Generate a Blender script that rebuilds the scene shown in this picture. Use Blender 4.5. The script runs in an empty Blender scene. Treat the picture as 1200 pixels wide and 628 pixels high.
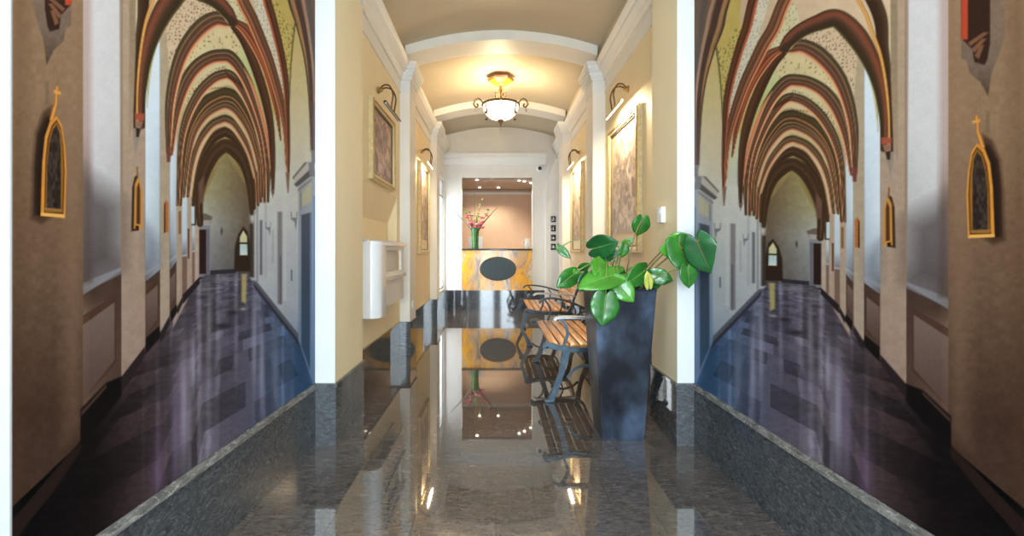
import bpy, bmesh, math, random
import numpy as np
from mathutils import Vector, Matrix

PI = math.pi
S = bpy.context.scene
COL = S.collection
random.seed(7)

# ---------------------------------------------------------------- camera
F, VX, HY, EYE = 540.0, 581.0, 294.0, 1.25          # focal length, vanishing point (pixels of 1200 x 628) and eye height
cam_d = bpy.data.cameras.new('camera'); cam = bpy.data.objects.new('camera', cam_d); COL.objects.link(cam)
cam.location = (0, 0, EYE); cam.rotation_euler = (PI/2, 0, 0)
cam_d.sensor_width = 36; cam_d.lens = 36*F/1200
cam_d.shift_x = (600-VX)/1200; cam_d.shift_y = (HY-314)/1200
cam_d.clip_start = 0.02
S.camera = cam

# ---------------------------------------------------------------- world, daylight, exposure
S.view_settings.view_transform = 'Standard'; S.view_settings.look = 'None'
S.view_settings.gamma = 1.0; S.view_settings.use_curve_mapping = False
S.view_settings.exposure = 0.12
W = bpy.data.worlds.new('sky'); S.world = W; W.use_nodes = True
bg = W.node_tree.nodes['Background']; bg.inputs[0].default_value = (0.80, 0.91, 1.0, 1); bg.inputs[1].default_value = 2.0

def area(name, loc, rot, sx, sy, power, col, spread=PI):
    l = bpy.data.lights.new(name, 'AREA'); l.shape = 'RECTANGLE'; l.size = sx; l.size_y = sy
    l.energy = power; l.color = col; l.spread = spread
    o = bpy.data.objects.new(name, l); COL.objects.link(o); o.location = loc; o.rotation_euler = rot
    return o
DAY = (0.74, 0.90, 1.0)
# daylight through the two leaves of the glazed entrance door behind the camera
area('entrance_daylight', (-0.42, -1.95, 1.35), (PI/2, 0, 0), 0.62, 2.4, 92, DAY)
area('entrance_daylight', (0.55, -1.95, 1.35), (PI/2, 0, 0), 0.62, 2.4, 92, DAY)
# added fill light under the porch ceiling, above the camera; no fitting is seen
area('porch_fill_light', (0.05, 0.9, 3.42), (0, 0, 0), 1.2, 1.2, 26, (1.0, 0.96, 0.90))
# side window at the far left end of the hall
area('side_window_daylight', (-1.30, 9.45, 1.4), (PI/2, 0, -PI/2), 0.6, 1.8, 26, (0.86, 0.94, 1.0))

# ---------------------------------------------------------------- materials
MATS = {}
def new_mat(name):
    m = bpy.data.materials.new(name); m.use_nodes = True
    return m, m.node_tree.nodes, m.node_tree.links, m.node_tree.nodes['Principled BSDF']
def ramp(n, stops):
    r = n.new('ShaderNodeValToRGB'); e = r.color_ramp.elements
    while len(e) < len(stops): e.new(0.5)
    for el, (p, c) in zip(e, stops): el.position = p; el.color = (*c, 1)
    return r
def mat(name, col, rough=0.5, metal=0.0, spec=0.5, var=0.06, scale=6.0, bump=0.0, bscale=60.0, coat=0.0, trans=0.0, emit=None, estr=0.0, stretch=None):
    m, n, l, b = new_mat(name)
    tc = n.new('ShaderNodeTexCoord'); src = tc.outputs['Object']
    if stretch:
        mp = n.new('ShaderNodeMapping'); mp.inputs['Scale'].default_value = stretch; l.new(src, mp.inputs[0]); src = mp.outputs[0]
    nz = n.new('ShaderNodeTexNoise'); nz.inputs['Scale'].default_value = scale; nz.inputs['Detail'].default_value = 5; l.new(src, nz.inputs['Vector'])
    r = ramp(n, [(0.3, tuple(max(0, c*(1-var)) for c in col)), (0.7, tuple(min(1, c*(1+var)) for c in col))])
    l.new(nz.outputs['Fac'], r.inputs[0]); l.new(r.outputs[0], b.inputs['Base Color'])
    b.inputs['Roughness'].default_value = rough; b.inputs['Metallic'].default_value = metal
    b.inputs['Specular IOR Level'].default_value = spec; b.inputs['Coat Weight'].default_value = coat
    b.inputs['Transmission Weight'].default_value = trans
    if emit: b.inputs['Emission Color'].default_value = (*emit, 1); b.inputs['Emission Strength'].default_value = estr
    if bump:
        n2 = n.new('ShaderNodeTexNoise'); n2.inputs['Scale'].default_value = bscale; n2.inputs['Detail'].default_value = 4; l.new(src, n2.inputs['Vector'])
        bp = n.new('ShaderNodeBump'); bp.inputs['Strength'].default_value = bump; bp.inputs['Distance'].default_value = 0.01
        l.new(n2.outputs['Fac'], bp.inputs['Height']); l.new(bp.outputs[0], b.inputs['Normal'])
    MATS[name] = m
    return m
def granite(name, dark, mid, lite, rough, tile=None, stretch=(1, 1, 1), rot=0.0, gs=9, vein=.3, vs=5, spec=.85, ior=1.5):
    m, n, l, b = new_mat(name)
    tc = n.new('ShaderNodeTexCoord'); mp = n.new('ShaderNodeMapping'); mp.inputs['Scale'].default_value = stretch; mp.inputs['Rotation'].default_value = (rot*.7, rot*.5, rot)
    l.new(tc.outputs['Object'], mp.inputs[0])
    nz = n.new('ShaderNodeTexNoise'); nz.inputs['Scale'].default_value = gs; nz.inputs['Detail'].default_value = 9; nz.inputs['Roughness'].default_value = .68; nz.inputs['Distortion'].default_value = 1.6
    l.new(mp.outputs[0], nz.inputs['Vector'])
    r = ramp(n, [(0.34, dark), (0.55, mid), (0.75, lite)]); l.new(nz.outputs['Fac'], r.inputs[0])
    wv = n.new('ShaderNodeTexNoise'); wv.inputs['Scale'].default_value = vs; wv.inputs['Detail'].default_value = 7; wv.inputs['Distortion'].default_value = 3.4
    l.new(mp.outputs[0], wv.inputs['Vector'])
    vr = ramp(n, [(0.485, (0, 0, 0)), (0.5, (1, 1, 1)), (0.515, (0, 0, 0))]); l.new(wv.outputs['Fac'], vr.inputs[0])
    mx = n.new('ShaderNodeMixRGB'); vm = n.new('ShaderNodeMath'); vm.operation = 'MULTIPLY'; vm.inputs[1].default_value = vein; l.new(vr.outputs[0], vm.inputs[0]); l.new(vm.outputs[0], mx.inputs[0]); l.new(r.outputs[0], mx.inputs[1]); mx.inputs[2].default_value = (*[min(1, c*1.7) for c in lite], 1)
    out = mx.outputs[0]
    if tile:
        br = n.new('ShaderNodeTexBrick'); br.offset = .5; br.inputs['Scale'].default_value = 1.0
        br.inputs['Brick Width'].default_value = tile; br.inputs['Row Height'].default_value = tile; br.inputs['Mortar Size'].default_value = .0022; br.inputs['Mortar Smooth'].default_value = .3
        br.inputs['Color1'].default_value = (.86, .86, .86, 1); br.inputs['Color2'].default_value = (1.12, 1.1, 1.08, 1); br.inputs['Mortar'].default_value = (.38, .38, .38, 1)
        l.new(tc.outputs['Object'], br.inputs['Vector'])
        ml = n.new('ShaderNodeMixRGB'); ml.blend_type = 'MULTIPLY'; ml.inputs[0].default_value = 1; l.new(out, ml.inputs[1]); l.new(br.outputs['Color'], ml.inputs[2]); out = ml.outputs[0]
    l.new(out, b.inputs['Base Color']); b.inputs['Roughness'].default_value = rough; b.inputs['Specular IOR Level'].default_value = spec; b.inputs['IOR'].default_value = ior
    MATS[name] = m
    return m

M_WHITE = mat('white_paint', (.80, .80, .78), .55, var=.02)
M_CREAM = mat('cream_wall_paint', (.90, .755, .49), .6, var=.03, scale=2)
M_VAULT = mat('vault_paint', (.57, .495, .365), .65, var=.03, scale=2)
M_TRIM = mat('trim_paint', (.86, .83, .76), .5, var=.02)
M_GREY = mat('pale_grey_paint', (.80, .78, .74), .6, var=.02)
M_FLOOR = granite('floor_granite', (.052, .046, .044), (.102, .088, .081), (.19, .165, .148), .03, tile=.38, stretch=(1, 2.8, 1), rot=.25, gs=13, vs=6, vein=.30, spec=.7, ior=1.9)
M_BASE = granite('base_granite', (.03, .033, .037), (.072, .078, .082), (.19, .20, .20), .03, stretch=(1, 1.6, 3), rot=.7, gs=14, vs=9, vein=.2)
M_BASEP = granite('porch_base_granite', (.028, .032, .038), (.062, .069, .076), (.17, .18, .185), .20, stretch=(1, 1.3, 2.6), rot=.9, gs=16, vs=8, vein=.3, spec=.5)
M_CAP = granite('porch_cap_granite', (.09, .085, .08), (.22, .21, .195), (.46, .43, .40), .14, stretch=(1, .5, 2), gs=12, vs=7, vein=.5, spec=.6)
M_PLINTH = granite('plinth_granite', (.03, .034, .042), (.06, .066, .08), (.12, .13, .15), .05, stretch=(1, 2, 2))
MURAL_GAIN = 0.74
M_PEACH = mat('peach_paint', (.70, .51, .38), .6, var=.03)
M_TAUPE = mat('taupe_ceiling', (.52, .43, .37), .6, var=.03)

# ---------------------------------------------------------------- mesh helpers
class MB:
    def __init__(self): self.b = bmesh.new()
    def box(self, x0, y0, z0, x1, y1, z1, bev=0.0):
        vs = [self.b.verts.new(p) for p in ((x0, y0, z0), (x1, y0, z0), (x1, y1, z0), (x0, y1, z0), (x0, y0, z1), (x1, y0, z1), (x1, y1, z1), (x0, y1, z1))]
        fs = [self.b.faces.new([vs[i] for i in q]) for q in ((3, 2, 1, 0), (4, 5, 6, 7), (0, 1, 5, 4), (1, 2, 6, 5), (2, 3, 7, 6), (3, 0, 4, 7))]
        if bev:
            ed = list({e for f in fs for e in f.edges}); bmesh.ops.bevel(self.b, geom=ed, offset=bev, segments=2, affect='EDGES', profile=.6)
        return self
    def prism(self, pts, axis, a, c):
        """closed outline pts (two coordinates) swept from a to c along axis 'x', 'y' or 'z'"""
        def P(p, t): return {'x': (t, p[0], p[1]), 'y': (p[0], t, p[1]), 'z': (p[0], p[1], t)}[axis]
        A = [self.b.verts.new(P(p, a)) for p in pts]; B = [self.b.verts.new(P(p, c)) for p in pts]; n = len(pts)
        for i in range(n): self.b.faces.new((A[i], A[(i+1) % n], B[(i+1) % n], B[i]))
        self.b.faces.new(A[::-1]); self.b.faces.new(B)
        return self
    def tube(self, pts, r, seg=8, flat=1.0, up=(0, 0, 1)):
        pts = [Vector(p) for p in pts]; rr = r if isinstance(r, (list, tuple)) else [r]*len(pts)
        rings = []; nrm = None
        for i, p in enumerate(pts):
            t = (pts[min(i+1, len(pts)-1)]-pts[max(i-1, 0)]).normalized()
            if nrm is None:
                nrm = t.cross(Vector(up)); nrm = nrm if nrm.length > 1e-4 else t.cross(Vector((1, 0.1, 0))); nrm.normalize()
            nrm = (nrm-t*nrm.dot(t)); nrm.normalize(); bn = t.cross(nrm)
            rings.append([self.b.verts.new(p+nrm*math.cos(2*PI*k/seg)*rr[i]+bn*math.sin(2*PI*k/seg)*rr[i]*flat) for k in range(seg)])
        for A, B in zip(rings[:-1], rings[1:]):
            for k in range(seg): self.b.faces.new((A[k], A[(k+1) % seg], B[(k+1) % seg], B[k]))
        self.b.faces.new(rings[0][::-1]); self.b.faces.new(rings[-1])
        return self
    def lathe(self, prof, c=(0, 0, 0), seg=32, axis='z'):
        rings = []
        for r, h in prof:
            ring = []
            for k in range(seg):
                a = 2*PI*k/seg; u, v = r*math.cos(a), r*math.sin(a)
                p = {'z': (u, v, h), 'y': (u, h, v), 'x': (h, u, v)}[axis]
                ring.append(self.b.verts.new((p[0]+c[0], p[1]+c[1], p[2]+c[2])))
            rings.append(ring)
        for A, B in zip(rings[:-1], rings[1:]):
            for k in range(seg): self.b.faces.new((A[k], A[(k+1) % seg], B[(k+1) % seg], B[k]))
        self.b.faces.new(rings[0][::-1]); self.b.faces.new(rings[-1])
        return self
    def ball(self, c, r, sc=(1, 1, 1), sub=2):
        mt = Matrix.Translation(c) @ Matrix.Diagonal((r*sc[0], r*sc[1], r*sc[2], 1))
        bmesh.ops.create_icosphere(self.b, subdivisions=sub, radius=1, matrix=mt)
        return self
    def build(self, name, m, parent=None, smooth=True, loc=None):
        bmesh.ops.remove_doubles(self.b, verts=self.b.verts, dist=1e-6)
        bmesh.ops.recalc_face_normals(self.b, faces=self.b.faces)
        me = bpy.data.meshes.new(name)
        if smooth:
            for e in self.b.edges:
                if len(e.link_faces) == 2 and e.calc_face_angle(0) > 0.6: e.smooth = False
            for f in self.b.faces: f.smooth = True
        if loc is not None: bmesh.ops.translate(self.b, verts=self.b.verts, vec=-Vector(loc))
        self.b.to_mesh(me); self.b.free(); me.materials.append(m)
        o = bpy.data.objects.new(name, me); COL.objects.link(o)
        if loc is not None: o.location = loc
        if parent: o.parent = parent
        return o
def spline(pts, per=6):
    p = [Vector(q) for q in pts]; p = [2*p[0]-p[1]]+p+[2*p[-1]-p[-2]]; o = []
    for i in range(1, len(p)-2):
        for k in range(per):
            t = k/per; a, b, c, e = p[i-1:i+3]
            o.append(.5*((2*b)+(c-a)*t+(2*a-5*b+4*c-e)*t*t+(3*b-a-3*c+e)*t**3))
    return o+[p[-2]]
def struct(o): o['kind'] = 'structure'; return o
def tag(o, label, cat, group=None):
    o['label'] = label; o['category'] = cat
    if group: o['group'] = group
    return o
def thing(name, loc, label, cat, group=None, rz=0.0):
    o = bpy.data.objects.new(name, None); o.empty_display_size = .1; COL.objects.link(o); o.location = loc; o.rotation_euler = (0, 0, rz)
    return tag(o, label, cat, group)
def copy_tree(o, parent=None):
    c = o.copy(); COL.objects.link(c)
    if parent: c.parent = parent
    for ch in list(o.children): copy_tree(ch, c)
    return c
def at(px, py, d): return Vector(((px-VX)/F*d, d, EYE+(HY-py)/F*d))    # a measured point of the photograph at distance d

# ---------------------------------------------------------------- room measurements (metres; y = distance into the building)
PD = 2.974                                   # front of the pillars where the porch meets the hall
LI, LP, RI, RP = -1.035, -1.155, 1.168, 1.32 # pilaster fronts and panel planes of the hall's left and right walls
PIL = ((5.55, 5.95), (8.10, 8.50)); JL, JR = 3.58, 3.446
END = 9.90
XC = 0.067                                   # axis of the vault
ZB, ZF, ZC = 0.40, 3.15, 3.50                # granite base, frieze and cornice heights
def xl(d): return -1.17-0.02*(PD-d)          # porch side walls open slightly towards the entrance
def xr(d): return 1.285+0.02*(PD-d)

# ---------------------------------------------------------------- floor, walls
MB().box(-3.4, -2.2, -.1, 3.4, 12.3, 0).build('floor', M_FLOOR, smooth=False)
struct(bpy.data.objects['floor'])
MB().prism([(-1.6, -2.2), (xl(-2.2), -2.2), (xl(PD), PD), (-1.6, PD)], 'z', 0, 3.6).build('wall_porch_left', M_WHITE, smooth=False)
MB().prism([(1.8, -2.2), (xr(-2.2), -2.2), (xr(PD), PD), (1.8, PD)], 'z', 0, 3.6).build('wall_porch_right', M_WHITE, smooth=False)
struct(bpy.data.objects['wall_porch_left']); struct(bpy.data.objects['wall_porch_right'])
e = MB()
e.box(-1.6, -2.2, 0, -.80, -2.0, 3.6); e.box(.94, -2.2, 0, 1.8, -2.0, 3.6); e.box(-.80, -2.2, 2.6, .94, -2.0, 3.6); e.box(.02, -2.2, 0, .12, -2.0, 2.6)
struct(e.build('wall_entrance', M_WHITE, smooth=False))
struct(MB().box(-1.6, -2.2, 3.6, 1.8, PD, 3.7).build('ceiling_porch', M_WHITE, smooth=False))
# left wall of the hall: jamb, niche bay, pilaster, bay, pilaster, bay with window
w = MB()
w.box(-1.6, PD, 0, LI, JL, 3.5)
w.prism([(-1.6, 0), (LP, 0), (LP, 1.34), (-1.262, 1.34), (-1.262, 1.57), (LP, 1.87), (LP, 3.5), (-1.6, 3.5)], 'y', JL, 5.38)
w.box(-1.6, 5.38, 0, LP, PIL[0][0], 3.5)
w.box(-1.6, PIL[0][1], 0, LP, PIL[1][0], 3.5)
struct(w.build('wall_left', M_CREAM, smooth=False))
w = MB()
w.box(-1.6, PIL[1][1], 0, -1.10, 8.98, 3.5); w.box(-1.6, 9.84, 0, -1.10, 10.1, 3.5); w.box(-1.6, 8.98, 0, -1.10, 9.84, .45); w.box(-1.6, 8.98, 2.75, -1.10, 9.84, 3.5)
struct(w.build('wall_left_end', M_GREY, smooth=False))
w = MB(); w.box(1.8, PD, 0, RI, JR, 3.5); w.box(1.8, JR, 0, RP, PIL[0][0], 3.5); w.box(1.8, PIL[0][1], 0, RP, PIL[1][0], 3.5)
struct(w.build('wall_right', M_CREAM, smooth=False))
struct(MB().box(1.8, PIL[1][1], 0, RP, 10.1, 3.5).build('wall_right_end', M_GREY, smooth=False))
# the white facing on the front of both pillars
struct(MB().box(xl(PD)+.004, PD-.008, 0, LI, PD, 3.5).build('trim_1', M_WHITE, smooth=False))
struct(MB().box(RI, PD-.008, 0, xr(PD)-.004, PD, 3.5).build('trim_2', M_WHITE, smooth=False))
# pilasters
for i, (a, c) in enumerate(PIL):
    struct(MB().box(-1.6, a, 0, LI, c, 3.5).build('trim_%d' % (3+2*i), M_TRIM, smooth=False))
    struct(MB().box(1.8, a, 0, RI, c, 3.5).build('trim_%d' % (4+2*i), M_TRIM, smooth=False))
# vault, ribs
def vault_z(x): return 3.91-(x-XC)**2/7.2
xs = [XC+(-1.67+3.40*k/40) for k in range(41)]
struct(MB().prism([(x, vault_z(x)) for x in xs]+[(x, vault_z(x)+.12) for x in xs[::-1]], 'y', PD, END+.2).build('ceiling', M_VAULT))
for i, (a, c) in enumerate(((PD, PD+.4),)+PIL):
    rx = [XC-1.16+2.32*k/32 for k in range(33)]
    struct(MB().prism([(x, vault_z(x)-.115) for x in rx]+[(x, vault_z(x)+.02) for x in rx[::-1]], 'y', a, c).build('trim_%d' % (10+i), M_TRIM))
struct(MB().box(-1.6, PD, 3.5, -1.12, END+.2, 3.9).build('wall_spring_left', M_VAULT, smooth=False)); struct(MB().box(1.26, PD, 3.5, 1.8, END+.2, 3.9).build('wall_spring_right', M_VAULT, smooth=False))
# cornice of each bay and capitals of the pilasters
def corn(s, x):      # outline across the wall: frieze, cyma and top member; s = direction into the hall
    pr = [(-.05, ZF), (.012, ZF), (.012, ZF+.015), (.008, ZF+.02), (.008, ZF+.15), (.03, ZF+.15), (.03, ZF+.17), (.045, ZF+.19), (.05, ZF+.22), (.075, ZF+.245), (.10, ZF+.26), (.10, ZF+.285), (.118, ZF+.30), (.13, ZF+.325), (.135, ZF+.35), (-.05, ZF+.35)]
    return [(x+s*p, z) for p, z in pr]
n = 20
for s, x, jb in ((1, LP, JL), (-1, RP, JR)):
    for a, c in ((jb, PIL[0][0]), (PIL[0][1], PIL[1][0]), (PIL[1][1], END)):
        struct(MB().prism(corn(s, x if c < END else (-1.10 if s > 0 else RP)), 'y', a, c).build('trim_%d' % n, M_TRIM)); n += 1
def capital(s, x, a, c):
    m = MB(); st = [(0, .15, .004), (.15, .17, .022), (.17, .20, .034), (.20, .235, .05), (.235, .27, .066), (.27, .31, .08), (.31, .35, .09)]
    for z0, z1, o in st:
        m.box(min(x-s*.12, x+s*o), a-o, ZF+z0, max(x-s*.12, x+s*o), c+o, ZF+z1)
    return m
for s, x in ((1, LI), (-1, RI)):
    for a, c in ((PD+.1, JL if s > 0 else JR),)+PIL:
        struct(capital(s, x, a, c).build('trim_%d' % n, M_WHITE, smooth=False)); n += 1
# end wall with the reception opening
w = MB(); OL, OR, OZ = -.733, .788, 2.83
w.box(-1.6, END, 0, OL, END+.2, 3.55); w.box(OR, END, 0, 1.8, END+.2, 3.55); w.box(OL, END, OZ, OR, END+.2, 3.55)
w.prism([(x, 3.55) for x in (xs[4], xs[-5])]+[(x, vault_z(x)+.05) for x in xs[4:-4][::-1]], 'y', END, END+.2)
struct(w.build('wall_end', M_GREY, smooth=False))
struct(MB().prism([(END, 3.09), (END-.08, 3.09), (END-.09, 3.13), (END-.12, 3.16), (END-.13, 3.20), (END-.22, 3.22), (END-.24, 3.30), (END, 3.30)], 'x', -1.10, 1.06).build('trim_40', M_WHITE))
arc = [(1.045, 0), (1.045, 2.42), (1.06, 2.60), (1.095, 2.80), (1.15, 2.98), (1.22, 3.12), (RP, 3.20), (RP, 0)]
struct(MB().prism(arc, 'y', 9.56, END).build('wall_pier', M_WHITE, smooth=False))
# reception room behind the counter
r = MB(); r.box(-1.9, 12.0, 0, 1.9, 12.2, 2.95); r.box(-1.9, END+.2, 0, -1.7, 12.0, 2.95); r.box(1.7, END+.2, 0, 1.9, 12.0, 2.95)
struct(r.build('wall_reception', M_PEACH, smooth=False))
struct(MB().box(-1.9, END+.1, OZ, 1.9, 12.2, OZ+.12).build('ceiling_reception', M_TAUPE, smooth=False))
struct(MB().box(-1.7, 11.9, 2.71, 1.7, 12.0, 2.765).build('trim_41', M_WHITE, smooth=False))
# granite bases
def base(name, pts, t, z=ZB, cap=True):
    """granite skirting along a plan polyline; t = thickness to the right of travel"""
    m = MB(); P = [Vector(p) for p in pts]; N = []
    for i in range(len(P)):
        d0 = (P[i]-P[i-1]).normalized() if i else None; d1 = (P[i+1]-P[i]).normalized() if i < len(P)-1 else None
        n0 = Vector((d0.y, -d0.x)) if d0 else None; n1 = Vector((d1.y, -d1.x)) if d1 else None
        N.append(n0 if n1 is None else n1 if n0 is None else (n0+n1)/(1+n0.dot(n1)))
    for z0, z1, th in ((0, z-.022, t), (z-.022, z, t+.010)) if cap else ((0, z, t),):
        m.prism([tuple(p) for p in P]+[tuple(p+q*th) for p, q in list(zip(P, N))[::-1]], 'z', z0, z1)
    return struct(m.build(name, M_BASE, smooth=False))
def slabs(name, f, cuts, side):
    m, q = MB(), MB()
    for a, c in zip(cuts[:-1], cuts[1:]):
        m.prism([(f(a), a+.0015), (f(a)-side*.012, a+.0015), (f(c)-side*.012, c-.0015), (f(c), c-.0015)], 'z', 0, ZB-.030)
    for z0, z1, t in ((ZB-.030, ZB-.008, .026), (ZB-.008, ZB, .018)):
        a, c = cuts[0], cuts[-1]; q.prism([(f(a), a), (f(a)-side*t, a), (f(c)-side*t, c), (f(c), c)], 'z', z0, z1)
    struct(q.build('trim_%d' % (50+side), M_CAP, smooth=False))
    return struct(m.build(name, M_BASEP, smooth=False))
slabs('baseboard_porch_left', xl, [-2.0, -.5, .98, 2.46, PD-.006], -1)
slabs('baseboard_porch_right', xr, [-2.0, -.5, .98, 2.46, PD-.006], 1)
base('baseboard_left', [(xl(PD)+.002, PD-.008), (LI, PD-.008), (LI, JL), (LP, JL), (LP, PIL[0][0]), (LI, PIL[0][0]), (LI, PIL[0][1]), (LP, PIL[0][1]), (LP, PIL[1][0]), (LI, PIL[1][0]), (LI, PIL[1][1]), (-1.10, PIL[1][1]), (-1.10, END)], .008)
base('baseboard_right', [(RP, 9.56), (RP, PIL[1][1]), (RI, PIL[1][1]), (RI, PIL[1][0]), (RP, PIL[1][0]), (RP, PIL[0][1]), (RI, PIL[0][1]), (RI, PIL[0][0]), (RP, PIL[0][0]), (RP, JR), (RI, JR), (RI, PD-.008), (xr(PD)-.002, PD-.008)], .008)
o = base('baseboard_end', [(-1.10, END), (1.045, END)], .03, z=.405, cap=False); o.data.materials[0] = M_PLINTH
# window_1: tall window in the left end bay
wn = MB(); wn.box(-1.22, 8.98, .45, -1.14, 9.03, 2.75); wn.box(-1.22, 9.79, .45, -1.14, 9.84, 2.75); wn.box(-1.22, 8.98, .45, -1.14, 9.84, .50); wn.box(-1.22, 8.98, 2.70, -1.14, 9.84, 2.75); wn.box(-1.22, 8.98, 2.36, -1.14, 9.84, 2.42); 
struct(wn.build('window_1', M_WHITE, smooth=False))
# ---------------------------------------------------------------- mural artwork (a printed picture, evaluated per mesh vertex)
def paint_mural(x, y, d, z):
    """colours (sRGB 0..1) of the cloister print; x, y = tracing coordinates, d, z = metres along / up the wall"""
    n = x.size
    C = np.zeros((n, 3))
    rng = np.random.RandomState(4)
    def hsh(a, b, s=0.0):
        v = np.sin(a*127.1 + b*311.7 + s*74.7)*43758.5453
        return v - np.floor(v)
    def noise(a, b, s=0.0):
        ia, ib = np.floor(a), np.floor(b); fa, fb = a-ia, b-ib
        fa = fa*fa*(3-2*fa); fb = fb*fb*(3-2*fb)
        return ((hsh(ia, ib, s)*(1-fa)+hsh(ia+1, ib, s)*fa)*(1-fb) + (hsh(ia, ib+1, s)*(1-fa)+hsh(ia+1, ib+1, s)*fa)*fb)
    def sub(x0, y0, x1, y1, pad):
        return np.nonzero((x > x0-pad) & (x < x1+pad) & (y > y0-pad) & (y < y1+pad))[0]
    def put(idx, a, col):
        a = a[:, None]
        C[idx] = C[idx]*(1-a) + np.asarray(col, float)*a
    def sdf(px, py, P):
        dd = np.full(px.shape, 1e9); s = np.ones(px.shape)
        m = len(P); j = m-1
        for i in range(m):
            ax, ay = P[i]; bx, by = P[j]
            ex, ey = bx-ax, by-ay; wx, wy = px-ax, py-ay
            t = np.clip((wx*ex+wy*ey)/(ex*ex+ey*ey+1e-9), 0, 1)
            dd = np.minimum(dd, (wx-ex*t)**2+(wy-ey*t)**2)
            c1, c2, c3 = py >= ay, py < by, ex*wy > ey*wx
            f = (c1 & c2 & c3) | (~c1 & ~c2 & ~c3)
            s = np.where(f, -s, s); j = i
        return s*np.sqrt(dd)
    def poly(P, col, soft=0.8, op=1.0):
        P = [tuple(map(float, p)) for p in P]
        xs = [p[0] for p in P]; ys = [p[1] for p in P]
        k = sub(min(xs), min(ys), max(xs), max(ys), soft+1)
        if not k.size: return
        a = np.clip(0.5 - sdf(x[k], y[k], P)/(2*soft), 0, 1)*op
        put(k, a, col(x[k], y[k], d[k], z[k]) if callable(col) else col)
    def spl(pts, per=7):
        pts = np.asarray(pts, float)
        if len(pts) < 3: return pts
        p = np.vstack([2*pts[0]-pts[1], pts, 2*pts[-1]-pts[-2]]); o = []
        for i in range(1, len(p)-2):
            for t in np.linspace(0, 1, per, endpoint=False):
                a, b, c, e = p[i-1], p[i], p[i+1], p[i+2]
                o.append(0.5*((2*b)+(c-a)*t+(2*a-5*b+4*c-e)*t*t+(3*b-a-3*c+e)*t**3))
        o.append(p[-2]); return np.array(o)
    def stroke(pts, ramp, soft=0.6, op=1.0):
        """pts rows (x, y, half width); ramp rows (s, r, g, b): s = -1 outer side .. 1 inner side"""
        q = spl([(p[0], p[1], p[2]) for p in pts])
        w = q[:, 2].max()
        k = sub(q[:, 0].min(), q[:, 1].min(), q[:, 0].max(), q[:, 1].max(), w+2)
        if not k.size: return
        px, py = x[k], y[k]
        bd = np.full(px.shape, 1e9); bs = np.zeros(px.shape); bw = np.ones(px.shape)
        for a, b in zip(q[:-1], q[1:]):
            ex, ey = b[0]-a[0], b[1]-a[1]; L = math.hypot(ex, ey)+1e-9
            wx, wy = px-a[0], py-a[1]
            t = np.clip((wx*ex+wy*ey)/(L*L), 0, 1)
            dd = np.hypot(wx-ex*t, wy-ey*t); m = dd < bd
            bd = np.where(m, dd, bd)
            bs = np.where(m, np.where(ex*wy-ey*wx > 0, dd, -dd), bs)
            bw = np.where(m, a[2]+(b[2]-a[2])*t, bw)
        al = np.clip(0.5-(bd-bw)/(2*soft), 0, 1)*op
        s = np.clip(bs/bw, -1, 1); r = np.asarray(ramp, float)
        put(k, al, np.stack([np.interp(s, r[:, 0], r[:, c]) for c in (1, 2, 3)], 1))
    def blob(cx, cy, rx, ry, col, op=1.0):
        k = sub(cx-3*rx, cy-3*ry, cx+3*rx, cy+3*ry, 0)
        if k.size: put(k, op*np.exp(-(((x[k]-cx)/rx)**2+((y[k]-cy)/ry)**2)), col)
    def vg(stops):
        st = np.asarray(stops, float)
        return lambda X, Y, D, Z: np.stack([np.interp(Y, st[:, 0], st[:, c]) for c in (1, 2, 3)], 1)
    def bil(x0, x1, lst, rst):
        A, B = vg(lst), vg(rst)
        def f(X, Y, D, Z):
            t = np.clip((X-x0)/(x1-x0), 0, 1)[:, None]
            return A(X, Y, D, Z)*(1-t)+B(X, Y, D, Z)*t
        return f
    def wall(f, amp=7.0, sc=9.0):
        def g(X, Y, D, Z):
            c = f(X, Y, D, Z)
            return c + amp*(noise(X/sc, Y/sc, 3)+0.6*noise(X/2.2, Y/2.2, 5)-0.8)[:, None]
        return g
    allk = np.arange(n)
    T = -260.0
    # ---- right wall of the painted corridor
    poly([(284, T), (400, T), (400, 460), (284, 330)], wall(bil(300, 368,
         [(120, 226, 218, 196), (200, 214, 212, 204), (300, 196, 196, 196), (420, 176, 180, 190)],
         [(60, 214, 192, 140), (170, 218, 208, 184), (260, 208, 206, 204), (420, 168, 178, 194)]), 6))
    # ---- end wall
    poly([(226, 170), (296, 170), (296, 325), (226, 325)], wall(bil(238, 290,
         [(180, 170, 158, 112), (225, 166, 158, 124), (262, 172, 172, 168), (320, 128, 126, 128)],
         [(180, 122, 100, 66), (230, 118, 98, 76), (270, 112, 98, 84), (320, 96, 84, 74)]), 8, 5))
    # ---- floor
    u0, z0 = 2.146, 1.235
    def floor_col(X, Y, D, Z):
        dep = np.maximum(z0-Z, 0.02)
        r = 1.0/dep; la = (D-u0)/dep
        row = np.floor(r*3.6); cel = np.floor(la*3.9+0.37*row)
        h = hsh(row, cel, 1)
        t = np.clip((X-40)/310, 0, 1)
        st = np.array([(0, 14, 8, 9), (0.22, 30, 20, 20), (0.38, 64, 50, 50), (0.55, 94, 82, 88), (0.78, 102, 96, 110), (0.92, 92, 106, 134), (1, 66, 98, 130)])
        c = np.stack([np.interp(t, st[:, 0], st[:, k]) for k in (1, 2, 3)], 1)
        far = np.clip((400-Y)/75, 0, 1)[:, None]
        c = c*(1-0.45*far)+np.array([70, 62, 72])*0.45*far
        c = c*(0.82+0.42*h-0.34*(h > .82))[:, None]
        sk = np.clip(noise(X/5.5, Y/190+.3, 6)-.52, 0, 1)*np.clip((X-150)/60, 0, 1)*np.clip((360-X)/30, 0, 1)
        c = c + sk[:, None]*np.array([92, 92, 98])*(.7+.6*noise(X/4, Y/9, 8))[:, None]
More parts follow.
